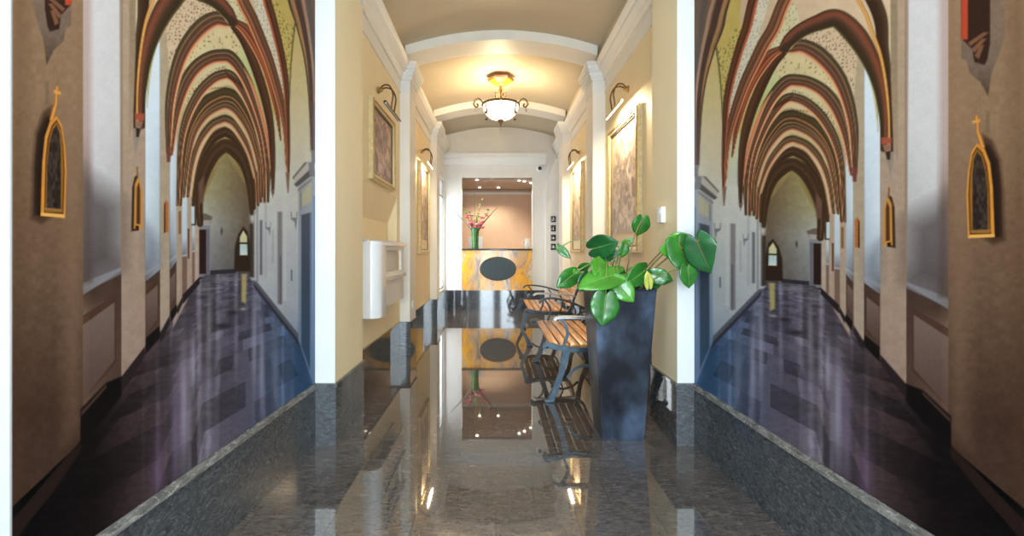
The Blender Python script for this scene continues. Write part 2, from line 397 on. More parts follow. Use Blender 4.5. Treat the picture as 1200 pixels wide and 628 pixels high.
        c = c*(0.92+0.16*hsh(row, 3, 2))[:, None]
        return c + 11*(noise(X/7+Y/30, Y/2.6, 9)-0.5)[:, None]
    poly([(-40, 700), (-40, 660), (40, 606), (92, 520), (140, 448), (180, 392), (232, 327), (240, 321), (286, 319),
          (297, 333), (352, 402), (400, 470), (400, 700)], floor_col, 0.7)
    for cx, y0, y1, w, col, op in ((213, 395, 560, 6, (176, 166, 184), .55), (224, 382, 470, 3.2, (184, 176, 190), .5), (203, 420, 590, 5, (132, 116, 140), .5),
                                   (184, 500, 620, 8, (120, 96, 124), .45), (243, 335, 420, 3, (140, 134, 140), .55), (296, 340, 470, 3.2, (160, 156, 172), .6),
                                   (305, 365, 490, 3, (168, 164, 182), .55), (321, 380, 500, 4, (136, 138, 160), .5), (336, 395, 505, 6, (96, 110, 138), .5),
                                   (355, 380, 460, 10, (52, 84, 118), .6), (363, 385, 425, 3, (130, 160, 186), .7), (236, 330, 345, 9, (150, 144, 140), .3),
                                   (262, 331, 5, 16, (150, 140, 132), .0)):
        if y1 > y0: blob(cx, (y0+y1)/2, w, (y1-y0)/2.2, col, min(.9, op*1.35))
    for cx, cy, rx, ry in ((258, 382, 8, 3), (270, 366, 7, 2.5)):
        blob(cx, cy, rx, ry, (46, 34, 42), .7)
    poly([(281, 321), (287, 321), (286, 356), (281, 353)], (196, 178, 112), 1.2, .85); blob(283, 362, 4, 1.6, (190, 180, 170), .8)
    blob(262, 327, 16, 2.5, (150, 146, 146), .6); blob(148, 432, 14, 3, (120, 66, 50), .55); blob(172, 415, 6, 12, (96, 76, 70), .5)
    # ---- right wall details: plinth, dark streaks, sconces, door
    poly([(294, 328), (299, 330), (352, 396), (352, 407), (297, 337)], (104, 104, 112), 0.8)
    poly([(295, 331), (352, 403), (352, 409), (296, 337)], (62, 60, 72), 0.8)
    for (a, b, y0, y1, col, op) in ((323.5, 329, 248, 356, (128, 120, 122), .75), (326, 328, 300, 357, (86, 84, 96), .6), (302.5, 305.5, 258, 322, (92, 92, 98), .8), (298.5, 300.5, 210, 330, (120, 120, 120), .6),
                                    (308, 311, 235, 325, (172, 172, 176), .6), (317, 319, 270, 308, (168, 168, 170), .7), (306, 309, 190, 238, (108, 98, 76), .5), (330, 334, 180, 352, (214, 212, 208), .5)):
        poly([(a, y0), (b, y0), (b, y1), (a, y1)], col, 1.0, op)
    poly([(339, 316), (341, 316), (341, 329), (339, 329)], (110, 116, 128), .6, .8)
    for cx, cy, s in ((343, 256, 1.0), (312.5, 267, .8), (294, 254, .9)):
        poly([(cx-4*s, cy-8*s), (cx-3*s, cy-8*s), (cx-2.4*s, cy-1*s), (cx+2.6*s, cy-1*s), (cx+3*s, cy-8*s), (cx+4*s, cy-8*s), (cx+3*s, cy+6*s), (cx+2*s, cy+13*s), (cx+.4*s, cy+4*s), (cx-3.6*s, cy+1*s)], (126, 128, 136), .6, .85)
    blob(294, 256, 3, 6, (224, 216, 204), .8)
    # doorway with its cornice next to the pillar
    poly([(348, 214), (372, 196), (372, 470), (348, 398)], vg([(200, 176, 172, 172), (300, 164, 172, 188), (420, 118, 142, 172)]), .8)
    poly([(351.5, 252), (362, 249), (362, 434), (351.5, 405)], vg([(250, 92, 96, 108), (320, 78, 86, 104), (420, 62, 88, 116)]), .8)
    poly([(362, 249), (364, 249), (364, 440), (362, 436)], (120, 138, 164), .6); poly([(366, 230), (370, 228), (370, 452), (366, 446)], (120, 142, 172), .8, .8)
    poly([(351, 226), (363, 214), (363, 236), (351, 243)], (196, 186, 160), .8); poly([(350, 226), (352, 224), (352, 246), (350, 246)], (150, 146, 146), .6)
    poly([(341, 208), (359, 186), (366, 189), (366, 207), (345, 218)], (196, 188, 176), .8)
    poly([(343, 216), (361, 199), (367, 198), (367, 206), (362, 207), (346, 219)], (104, 98, 98), .8)
    poly([(341, 208), (358, 187), (359, 190), (342, 210)], (128, 120, 116), .6); poly([(360, 188), (367, 190), (367, 207), (361, 206)], (140, 136, 140), .8)
    poly([(347, 222), (364, 208), (364, 211), (348, 225)], (150, 146, 146), .6)
    # ---- end wall: doors
    poly([(226, 252), (238, 250), (247, 254), (244, 262), (226, 264)], (112, 100, 92), .7); poly([(226, 258), (245, 258), (243, 263), (226, 266)], (170, 160, 148), .7)
    poly([(226, 264), (244, 264), (244, 322), (226, 322)], (140, 136, 140), .7); poly([(228, 269), (239.5, 269), (239.5, 321), (228, 321)], (52, 32, 28), .7)
    poly([(240.5, 268), (243, 268), (243, 322), (240.5, 322)], (110, 106, 116), .6)
    poly([(244, 317), (274, 315), (274, 320), (244, 322)], (56, 52, 58), .7); blob(257.5, 271, 1.2, 4, (60, 50, 44), .9)
    poly([(272.5, 318), (273, 290), (277, 275), (283, 265), (288, 271), (291, 285), (292, 318)], (58, 42, 32), .8)
    poly([(279, 299), (279, 278), (283, 270), (287.5, 277), (288, 299)], vg([(268, 226, 210, 160), (284, 206, 206, 170), (292, 190, 212, 220), (299, 226, 226, 214)]), .6)
    poly([(278.5, 284), (288, 284), (288, 286), (278.5, 286)], (60, 50, 42), .5); poly([(291, 262), (294, 262), (294, 326), (291, 322)], (70, 60, 56), .6)
    # ---- left side: piers and deep windows, far to near
    def pier(a, b, ybl, ybr, top, bot):
        poly([(a, T), (b, T), (b, ybr), (a, ybl)], wall(vg([(100, *top), (330, *[(p+q)/2 for p, q in zip(top, bot)]), (480, *bot)]), 9, 6), .7)
    def bay(a, b, ysl, ysr, yfl, yfr, lite, dark, sh):
        yt = T
        poly([(a, yt), (b, yt), (b, ysr+12), (a, ysl+12)], wall(bil(a, b, [(90, *lite), (ysl-80, *lite), (ysl-18, *dark), (ysl+5, *sh)], [(120, *lite), (ysr-30, *[.85*v for v in lite]), (ysr, *dark)]), 4), .7)
        poly([(a, ysl+13), (b, ysr+6), (b, yfr), (a, yfl)], wall(bil(a, b, [(ysl+10, 78, 58, 46), (ysl+36, 128, 102, 86), (yfl, 96, 74, 62)], [(ysr, 80, 60, 50), (yfr, 88, 66, 56)]), 5), .7)
        poly([(a, ysl), (b, ysr-2), (b, ysr+2), (a, ysl+15*(b-a)/48)], vg([(ysr, 168, 168, 174), (ysl, 148, 144, 146), (ysl+14, 110, 106, 110)]), .8)
        # radiator
        w = b-a
        r0, r1 = a+0.0*w, a+0.84*w
        yl, yr = ysl+0.30*(yfl-ysl), ysr+0.30*(yfr-ysr)
        bl, br = yfl-0.10*(yfl-ysl)-3, yfr-0.16*(yfr-ysr)
        poly([(r0, yl-.05*(yfl-ysl)), (r1+.05*w, yr-.06*(yfr-ysr)), (r1+.05*w, br+3), (r0, bl+3)], (84, 58, 46), .8)
        def rad(X, Y, D, Z):
            c = vg([(yr, 132, 110, 100), (bl, 96, 74, 66)])(X, Y, D, Z)
            return c*(0.95+0.05*np.sin((X-a)*2*PI/2.6))[:, None]
        poly([(r0+.06*w, yl+2), (r1, yr+1), (r1, br), (r0+.06*w, bl)], rad, .7)
    poly([(200, 100), (228, 170), (228, 330), (200, 385)], wall(vg([(180, 200, 186, 160), (330, 168, 146, 132)]), 6), 1)
    # far small bays
    for a, b, ys, yf in ((222.5, 226, 294, 332), (210.5, 217, 299, 346)):
        poly([(a, 100), (b, 100), (b, ys), (a, ys)], vg([(180, 216, 222, 226), (ys-20, 190, 196, 204), (ys, 130, 126, 130)]), .6)
        poly([(a, ys), (b, ys-1.5), (b, ys+2), (a, ys+3)], (170, 168, 172), .5); poly([(a, ys+2), (b, ys+1), (b, yf), (a, yf)], (128, 100, 88), .6)
    pier(226, 231, 330, 326, (196, 178, 156), (170, 148, 136)); pier(217, 222.5, 342, 333, (184, 164, 140), (170, 144, 130)); pier(204, 210.8, 362, 350, (180, 160, 136), (170, 146, 132))
    poly([(217.5, 268), (219.5, 268), (219.5, 303), (217.5, 303)], (96, 58, 40), .6)
    bay(196, 204.2, 305, 300, 372, 358, (212, 218, 224), (150, 152, 158), (112, 108, 110))
    pier(184.4, 196.2, 396, 374, (178, 158, 132), (170, 148, 134))
    bay(167, 184.8, 318, 310, 405, 386, (214, 220, 226), (158, 162, 170), (112, 106, 108))
    pier(138.5, 167.6, 452, 414, (176, 152, 130), (160, 134, 120))
    bay(89, 139.2, 333, 315, 490, 442, (206, 200, 198), (132, 122, 122), (92, 80, 76))
    poly([(89, T), (104, T), (104, 330), (89, 334)], lambda X, Y, D, Z: np.stack([np.interp(Y, [0, 150, 220, 300, 330], [c0, c0*.96, c1, c2, c2]) for c0, c1, c2 in ((184, 120, 92), (160, 98, 76), (152, 90, 68))], 1), 4, .8)
    poly([(89, 200), (139, 238), (139, 312), (89, 332)], (80, 68, 66), 18, .72); poly([(167, 262), (185, 284), (185, 310), (167, 316)], (116, 116, 124), 8, .5)
    poly([(136, T), (141, T), (141, 318), (138.5, 318)], (150, 124, 104), 1.0, .8)
    pier(-60, 94, 660, 516, (142, 114, 88), (76, 54, 42))
    poly([(13, T), (30, T), (24, 300), (16, 620), (8, 640)], (84, 58, 36), 12, .35); poly([(70, T), (94, T), (94, 500), (70, 520)], (160, 128, 104), 10, .30)
    # dark skirting boards and contact shade printed at the foot of the piers
    poly([(-40, 668), (92, 515), (92, 528), (60, 575), (0, 650), (-40, 700)], (44, 30, 24), .9)
    poly([(91, 480), (122, 448), (140, 441), (140, 462), (120, 490), (91, 520)], (20, 12, 12), 1.2); poly([(92, 482), (122, 450), (122, 454), (92, 488)], (88, 66, 54), .8, .8)
    poly([(139, 442), (167, 406), (168, 414), (150, 446), (139, 460)], (50, 38, 38), .9)
    poly([(168, 396), (184, 382), (186, 394), (168, 415)], (26, 18, 18), 1); poly([(184, 392), (196, 370), (197, 378), (186, 402)], (52, 40, 40), .8)
    poly([(197, 366), (204, 356), (206, 364), (198, 378)], (30, 22, 22), .8); poly([(205, 360), (211, 348), (212, 354), (206, 368)], (52, 40, 40), .6); poly([(211, 346), (231, 325), (232, 332), (212, 356)], (46, 36, 38), .7)
    # framed pictures painted on the piers
    GOLD, DK = (206, 142, 62), (44, 28, 20)
    poly([(33, 256), (35, 190), (38, 155), (47, 131), (57, 124), (57, 254), (45, 262)], (70, 46, 32), 3, .8)
    poly([(36, 252), (37, 190), (40, 158), (49, 138), (60, 134), (60, 254)], (58, 38, 26), .8)
    poly([(39, 252), (40, 192), (43, 160), (51, 141), (58, 138), (50, 160), (47, 200), (46, 254)], DK, .6)
    poly([(44, 253), (46, 190), (49, 160), (55, 142), (63, 136), (69, 146), (73, 172), (74.5, 200), (73, 255)], GOLD, .7)
    poly([(48, 251), (49.5, 190), (52, 163), (57, 147), (63, 140), (68, 150), (71, 172), (72.5, 200), (71, 252)], (96, 52, 22), .6)
    poly([(49.5, 248), (51, 190), (54, 164), (58, 149), (63, 143), (67.5, 152), (70, 174), (71, 200), (69.5, 249)], (150, 104, 44), .5)
    poly([(51, 244), (52, 190), (55, 165), (59, 151), (63, 146), (66.5, 156), (68, 176), (68, 245)], lambda X, Y, D, Z: np.array([58, 46, 38])+44*(noise(X/2.6, Y/5, 2)-.45)[:, None]*np.array([1, .9, .8]), .6)
    poly([(45, 249), (71, 251), (72.5, 255.5), (44, 252.5)], (226, 172, 92), .6); poly([(48, 243), (70, 246), (70, 248), (48, 246)], (150, 112, 62), .5)
    stroke([(57, 140, 2.6), (60, 128, 2.2), (62, 122, 1.6), (62.5, 112, 1.5), (63.5, 102, 1.8)], [(-1, 150, 92, 36), (0, 222, 160, 78), (1, 170, 106, 44)]); poly([(60, 105), (68, 108), (68, 111), (60, 109)], (214, 152, 72), .6)
    poly([(50, 96), (53, 96), (53, 122), (50, 122)], (104, 84, 66), 2, .6)
    # second, third and fourth frame
    poly([(151, 271), (152, 220), (155, 207), (158, 205), (159, 270)], (64, 46, 34), .8); poly([(154, 268), (155, 216), (158, 209), (161, 210), (164, 226), (164, 269)], (198, 140, 70), .6)
    poly([(157, 262), (157.5, 220), (160, 213), (161.5, 222), (161.5, 263)], (88, 56, 34), .5); stroke([(158, 196, .8), (158.5, 208, .9)], [(-1, 130, 88, 44), (1, 130, 88, 44)]); poly([(156, 264), (160, 265), (160, 270), (156, 269)], (50, 32, 24), .5)
    poly([(189.5, 272), (190, 238), (192, 234), (194.8, 238), (194.8, 272)], (178, 112, 58), .6); poly([(189.5, 273), (189.6, 240), (191, 237), (191.3, 272)], (66, 42, 30), .5)
    poly([(207, 274), (207, 248), (209.5, 247), (209.5, 274)], (136, 92, 52), .6)
    poly([(222.5, 233), (227.3, 233), (227.3, 264), (222.5, 264), (222.5, 262.5), (225.6, 262.5), (225.6, 234.8), (222.5, 234.8)], (40, 40, 40), .5); poly([(221.8, 236), (225.4, 236), (225.4, 261), (221.8, 261)], (206, 212, 214), .6, .7)
    # ---- corbel at the near pier
    poly([(32, T), (80, T), (80, 30), (74, 34), (71, 48), (60, 58), (51, 76), (48, 50), (40, 25), (33, 0)], wall(vg([(-20, 128, 106, 88), (40, 118, 98, 84), (76, 84, 66, 52)]), 10, 4), .8)
    poly([(49, T), (80, T), (80, 5), (68, 18), (66, 34), (55, 37), (52, 30), (49, 10)], (58, 36, 26), .8)
    for o in (0, 9, 18): poly([(50+o*.3, 2+o*.9-6), (56+o*.2, -4+o*.9), (73-o*.4, 10+o*.9), (70-o*.5, 14+o*.9)], (132, 92, 66), .9, .9)
    poly([(73, T), (80, T), (80, 6), (73, 6)], (176, 74, 48), .9)
    # ---- vault
    CRM, PNK, GRN, YEL = (214, 200, 162), (206, 180, 150), (182, 176, 122), (202, 180, 106)
    def spotted(c, dens=1.0, tone=(96, 84, 60), sc=3.6):
        def f(X, Y, D, Z):
            a, b = X/sc, Y/(sc*1.25); ia = np.floor(a); ib = np.floor(b)
            ox, oy = hsh(ia, ib, 1), hsh(ia, ib, 2)
            r = np.hypot((a-ia-.12-.76*ox)*(0.8+.9*oy), (b-ib-.12-.76*oy)*(1.3-.6*ox))
            m = np.clip((0.34-r)/.2, 0, 1)*(hsh(ia, ib, 7) < dens)*.75
            base = np.asarray(c, float)+8*(noise(X/8, Y/8, 4)-.5)[:, None]
            return base*(1-m[:, None])+np.asarray(tone, float)*m[:, None]
        return f
    # ground of the whole vault
    poly([(150, T), (372, T), (372, 30), (345, 30), (338, 100), (337, 190), (320, 200), (300, 240), (262, 178), (232, 240), (214, 160), (200, 130), (192, 30), (172, 60), (150, 90)], wall(vg([(0, *PNK), (70, *CRM), (200, 150, 128, 84)]), 6), 1)
    poly([(192, 30), (210, 4), (226, -2), (250, 10), (262, 24), (246, 14), (230, 20), (214, 38), (202, 62), (196, 80)], spotted(PNK, .85), .8)
    poly([(262, -40), (276, -20), (300, 40), (322, 96), (306, 66), (286, 40), (270, 22), (252, -4)], spotted((206, 194, 158), .6, (130, 118, 90)), .8)
    poly([(286, -40), (306, -40), (318, 30), (331, 84), (332, 140), (322, 90), (304, 40)], spotted((216, 206, 184), .7, (150, 138, 118)), .8)
    poly([(316, -60), (335, -60), (346, 30), (343, 36), (338, 100), (334, 104), (322, 46)], spotted(YEL, .0), .8)
    poly([(316, 0), (324, 4), (334, 24), (344, 30), (339, 96), (334, 104), (322, 46)], spotted((204, 184, 112), .95, (104, 86, 48)), 1.2)
    poly([(345, 30), (349, 40), (360, 100), (363, 190), (337, 190), (338.5, 100)], wall(vg([(30, 208, 184, 118), (100, 216, 198, 152), (190, 216, 208, 190)]), 6), .8)
    stroke([(344, 28, .8), (340, 66, .7), (338, 104, .6), (337, 140, .4)], [(-1, 92, 90, 50), (1, 92, 90, 50)])
    # yellow-green webs right of the axis
    poly([(273, 36), (290, 48), (307, 70), (321, 98), (326, 130), (320, 160), (316, 130), (300, 84)], spotted((196, 180, 102), .6, (150, 130, 60)), .8)
    poly([(321, 98), (330, 140), (333, 200), (318, 200), (317, 160), (320, 120)], wall(vg([(100, 196, 182, 116), (150, 206, 204, 168), (200, 210, 208, 196)]), 4), 1)
    poly([(262, 34), (274, 36), (292, 72), (304, 104), (313, 150), (314, 180), (306, 150), (290, 90), (276, 66), (262, 58)], wall(vg([(30, 210, 190, 150), (70, 196, 196, 146), (110, 190, 184, 116), (160, 206, 190, 130)]), 4), .8)
    poly([(205, 100), (212, 78), (224, 58), (240, 42), (256, 33), (270, 32), (280, 50), (276, 64), (258, 56), (238, 60), (222, 70), (212, 84)], spotted((212, 192, 150), .55, (128, 112, 74), 4.2), .8)
    poly([(210, 124), (222, 104), (236, 90), (250, 80), (264, 76), (264, 84), (248, 86), (232, 98), (216, 122)], spotted((208, 188, 148), .95, (70, 54, 36), 3.0), .6)
    # ---- ribs: outer olive shade, brown mouldings, salmon edge
    RIB = [(-1, 72, 62, 40), (-.6, 92, 72, 50), (-.42, 150, 122, 92), (-.3, 88, 62, 44), (.05, 104, 72, 54), (.2, 138, 104, 80), (.34, 76, 50, 36), (.6, 158, 88, 62), (.76, 214, 150, 112), (.9, 226, 186, 142), (1, 196, 160, 112)]
    RB2 = [(-1, 70, 62, 40), (-.4, 92, 72, 50), (-.1, 140, 108, 82), (.15, 88, 62, 44), (.6, 152, 96, 68), (.8, 206, 156, 116), (1, 200, 164, 124)]
    DRK = [(-1, 74, 58, 38), (-.3, 104, 66, 46), (.3, 84, 52, 34), (1, 66, 46, 28)]
    OLV = [(-1, 60, 52, 32), (0, 90, 74, 46), (.6, 74, 54, 34), (.85, 176, 112, 78), (1, 206, 170, 120)]
    END = [(-1, 90, 66, 44), (-.5, 70, 50, 32), (0, 96, 66, 46), (.4, 66, 46, 28), (1, 78, 58, 34)]
    # far to near
    stroke([(232, 262, 4), (231, 232, 5), (236, 206, 7), (246, 184, 8), (257, 173, 8), (264, 171, 8), (274, 177, 8), (285, 194, 6), (291, 220, 4), (293, 250, 2)], END)
    poly([(232, 262), (230, 215), (237, 205), (237, 235), (234, 238), (230, 240)], (128, 96, 84), .8, .7)
    stroke([(224, 240, 2), (227, 208, 3), (234, 184, 4.5), (246, 164, 5.5), (257, 156, 6), (264, 155, 6), (276, 164, 5.5), (288, 186, 4.5), (295, 214, 3), (296, 244, 2)], END)
    stroke([(221, 230, 1.5), (226, 196, 2), (234, 172, 2.2), (247, 152, 2.2), (258, 147, 2.2), (264, 147, 2.2), (274, 155, 2), (288, 178, 2), (297, 208, 2)], [(-1, 206, 178, 140), (0, 212, 186, 150), (1, 190, 150, 110)])
    stroke([(218, 230, 2), (222, 196, 3), (230, 168, 4), (244, 148, 4.6), (256, 141, 5), (264, 140, 5), (275, 148, 4.6), (290, 174, 4), (299, 206, 3), (300, 240, 2)], RB2)
    stroke([(222, 174, 2), (232, 150, 2.4), (244, 137, 2.6), (256, 131, 2.8), (265, 130, 2.8), (276, 141, 2), (291, 166, 2), (300, 200, 1.4)], [(-1, 214, 190, 150), (1, 206, 176, 134)])
    stroke([(213, 230, 2), (218, 186, 3.2), (225, 156, 4.4), (238, 136, 5), (254, 125.5, 5), (265, 124, 5), (277, 133, 4.5), (292, 158, 4), (302, 196, 3), (303, 236, 2)], RB2)
    stroke([(214, 186, 2), (221, 152, 3.5), (235, 129, 4), (252, 118, 3.2), (266, 116, 3), (278, 124, 3), (294, 152, 3), (304, 190, 2)], OLV)
    stroke([(209, 240, 2), (213, 178, 3.2), (220, 146, 4.4), (234, 122, 5.6), (252, 110, 6), (266, 108.5, 5.5), (279, 117, 4.6), (294, 143, 4), (305, 182, 3), (306, 230, 2)], OLV)
    stroke([(222, 134, 1), (234, 113, 2), (244, 105, 3.6), (256, 100, 3.8), (266, 98, 3.5), (277, 106, 2.6), (290, 128, 2), (298, 152, 1.6), (305, 182, 1)], [(-1, 216, 196, 156), (.4, 212, 186, 146), (1, 150, 130, 96)])
    for i in range(9): blob(243+3.4*i, 104.5-.9*i+.12*i*i, 1.1, .9, (80, 62, 44), .8)
    stroke([(206, 240, 2), (209, 176, 3.4), (216, 140, 5), (230, 111, 6), (246, 94, 6.5), (259, 88, 6.5), (268, 89, 6), (278, 100, 5), (291, 124, 4.4), (303, 160, 3.6), (308, 200, 2.4), (308, 236, 1.6)], RIB)
    # diagonal rib of the third bay
    stroke([(262, 84, .6), (268, 90, 1.8), (280, 98, 2), (290, 110, .5)], DRK)
    stroke([(284, 99, 1.6), (291, 112, 2.2), (299, 133, 2.4), (306, 158, 2), (311, 190, 1.4)], [(-1, 216, 176, 140), (0, 226, 196, 156), (1, 180, 110, 78)])
    # third arch
    stroke([(198, 180, 3), (201, 150, 5), (206, 124, 6.5), (215, 98, 8), (228, 79, 8.6), (244, 68.5, 8.6), (258, 66, 8.6), (267, 67.5, 8.2), (277, 78, 7), (288, 97, 6), (299, 126, 5), (308, 160, 4), (312, 196, 3), (312, 236, 1.6)], RIB)
    stroke([(284, 80, .3), (290, 92, 1.0), (298, 112, 2.0), (307, 142, 2.2), (313, 172, 1.8), (316, 200, 1.2)], [(-1, 226, 170, 130), (0, 204, 120, 84), (1, 230, 190, 150)])
    # second bay: dark lower rib from the boss
    stroke([(270, 28, 4), (283, 46, 5), (294, 70, 5.4), (304, 98, 5.4), (311, 124, 5), (316, 154, 4), (318, 190, 3), (318, 226, 1.6)], DRK)
    # second arch
    stroke([(195, 178, 2.8), (195.5, 150, 4.5), (197, 120, 6), (203, 88, 7.6), (212, 62, 9), (224, 43, 10), (238, 29, 10.6), (252, 22.5, 9.6), (264, 25, 8), (272, 26, 5)], RIB)
    stroke([(270, 24, 3), (284, 33, 6), (295, 47, 7), (306, 69, 6), (314, 92, 5), (322, 128, 3), (327, 164, 1)], RIB[::-1] and [(-1, 90, 70, 46), (-.4, 140, 88, 64), (0, 100, 62, 44), (.4, 192, 106, 70), (.62, 104, 60, 42), (.85, 214, 138, 98), (1, 226, 176, 130)])
    # transverse ribs on the right
    stroke([(222, -118, 7), (242, -90, 7), (258, -60, 7), (272, -30, 7), (282, 0, 7.2), (293, 22, 7), (303, 46, 6.6), (313, 71, 6), (321, 97, 5.4), (328, 124, 4.6), (333, 152, 3.6), (335.5, 190, 2.4), (335.5, 205, 1.4)], [(-1, 90, 60, 40), (-.5, 130, 90, 66), (-.1, 96, 66, 46), (.3, 176, 118, 86), (.6, 116, 62, 46), (.82, 226, 160, 112), (1, 196, 120, 84)])
    stroke([(276, -120, 5.4), (294, -70, 5.4), (305, -30, 5.4), (311, 0, 5.2), (318, 24, 5), (325, 52, 4.6), (330, 76, 4.2), (333.5, 102, 3.6), (335.5, 140, 2.6), (336.5, 180, 1.8), (336.5, 206, 1)], [(-1, 88, 58, 34), (-.2, 112, 70, 46), (.3, 82, 50, 34), (.6, 178, 96, 68), (1, 196, 116, 84)])
    poly([(333, 202), (338, 202), (336.5, 226), (335.3, 226)], (146, 116, 96), .6); poly([(315.5, 222), (319.5, 222), (318, 232)], (140, 104, 84), .6)
    # rib bundle beside the pillar
    poly([(335, 0), (328, -60), (380, -60), (380, 176), (363, 176), (361, 120), (358, 80), (352, 44), (344, 20)], (128, 104, 84), .8)
    for p, wd, col in ((((333, -20), (338, 6), (346, 30), (354, 62), (359, 96), (362, 140), (363.5, 176)), 1.0, (84, 60, 40)), (((337, -20), (342, 4), (350, 30), (357, 64), (362, 100), (364, 140), (365, 176)), 1.8, (182, 136, 92)),
                       (((343, -20), (348, 4), (355, 34), (361, 70), (364, 110), (365, 150), (365.6, 176)), 3.2, (92, 66, 54)), (((350, -20), (354, 2), (360, 36), (365, 74), (367, 110), (367, 176)), 1.8, (184, 146, 122)),
                       (((358, -20), (361, 10), (366, 50), (369, 90), (369.5, 176)), 2.6, (112, 96, 90))):
        stroke([(p[0][0]-30, -120, wd), (p[0][0]-13, -70, wd)]+[(a, b, wd*(1-.35*max(b, 0)/176)) for a, b in p], [(-1, *col), (1, *col)])
    poly([(362.6, 120), (371, 120), (369.5, 177), (363, 177)], (120, 100, 104), 3, .55); poly([(363, 176), (370, 176), (369, 184), (368.5, 192), (364, 190), (363.4, 184)], (146, 136, 138), .7)
    # nearest arch on the left and its crown
    stroke([(170, 126, .4), (171, 106, 1.0), (175, 70, 2), (186, 34, 2.4), (204, 8, 3), (222, -6, 3), (240, 2, 2.4), (256, 14, 1.8), (268, 30, 1.2)], [(-1, 120, 112, 70), (0, 206, 192, 146), (1, 190, 176, 134)])
    stroke([(164, 148, 3.4), (163.5, 110, 5), (168, 70, 7.6), (178, 36, 10.5), (194, 6, 13), (214, -14, 12), (234, -8, 10), (252, 2, 8.5), (264, 14, 7.6), (272, 26, 5)], [(-1, 74, 54, 36), (-.5, 136, 78, 56), (-.2, 116, 74, 54), (.2, 78, 56, 38), (.7, 62, 48, 30), (1, 110, 98, 60)])
    stroke([(154.6, 150, 1.4), (155.4, 110, 2), (158, 60, 4), (164, 20, 6), (168, -20, 8), (184, -58, 9), (208, -92, 10), (244, -118, 10)], [(-1, 92, 74, 56), (0, 70, 46, 30), (1, 58, 38, 24)])
    stroke([(157.4, 146, 1.0), (158.4, 100, 1.4), (162, 60, 1.8), (168, 26, 2.0), (176.5, 0, 2.1), (184, -24, 2.2), (202, -56, 2.4), (226, -84, 2.4), (256, -104, 2.4)], [(-1, 150, 98, 48), (0, 226, 178, 104), (1, 180, 120, 62)])
    poly([(150, T), (157.5, T), (156, 60), (154, 120), (150, 160), (148, 160)], wall(vg([(0, 150, 130, 104), (160, 164, 140, 118)]), 8, 4), .8)
    # corbels of the arches
    poly([(155, 133), (166.5, 133), (166, 142), (155.5, 140)], (168, 88, 66), .7); poly([(155.5, 141), (165, 143), (162, 150), (156, 148)], (150, 112, 92), .7)
    poly([(156, 149), (162, 151), (160, 161), (156.5, 161)], (62, 44, 36), .7); poly([(152, 150), (156, 150), (156.5, 161), (161, 160), (157, 178), (156, 184)], (150, 134, 122), .8, .9)
    poly([(192, 172), (198, 172), (197, 190), (193, 190)], (120, 72, 62), .7); poly([(208.5, 196), (212, 196), (211, 212), (209, 212)], (140, 96, 74), .6)
    poly([(263, 20), (270, 18), (276, 26), (272, 33), (266, 30)], (70, 52, 36), 1.2)
    # ---- print grain
    C += 5*(noise(x/1.7, y/1.7, 11)-.5)[:, None]
    C = np.clip(C/255.0, 0, 1)
    return np.clip(1.04*C**1.14, 0, 1)

# ---------------------------------------------------------------- the two photo murals (one print, mirrored on the right)
def srgb_lin(c): return np.where(c <= 0.04045, c/12.92, ((c+0.055)/1.055)**2.4)
M_MURAL, _n, _l, _b = new_mat('mural_print')
_a = _n.new('ShaderNodeAttribute'); _a.attribute_name = 'print'
_g = _n.new('ShaderNodeMixRGB'); _g.blend_type = 'MULTIPLY'; _g.inputs[0].default_value = 1; _g.inputs[2].default_value = (MURAL_GAIN, MURAL_GAIN, MURAL_GAIN, 1)
_l.new(_a.outputs['Color'], _g.inputs[1]); _l.new(_g.outputs[0], _b.inputs['Base Color']); _b.inputs['Roughness'].default_value = .7; _b.inputs['Specular IOR Level'].default_value = .08
NC, NR, MZ0, MZ1, MD0, MD1 = 330, 960, .401, 3.10, 1.143, PD-.010
_k = np.linspace(0, 1, NC); _dd = 1/(1/MD0+(1/MD1-1/MD0)*_k); _zz = np.linspace(MZ0, MZ1, NR)
_D, _Z = np.meshgrid(_dd, _zz); _df, _zf = _D.ravel(), _Z.ravel()
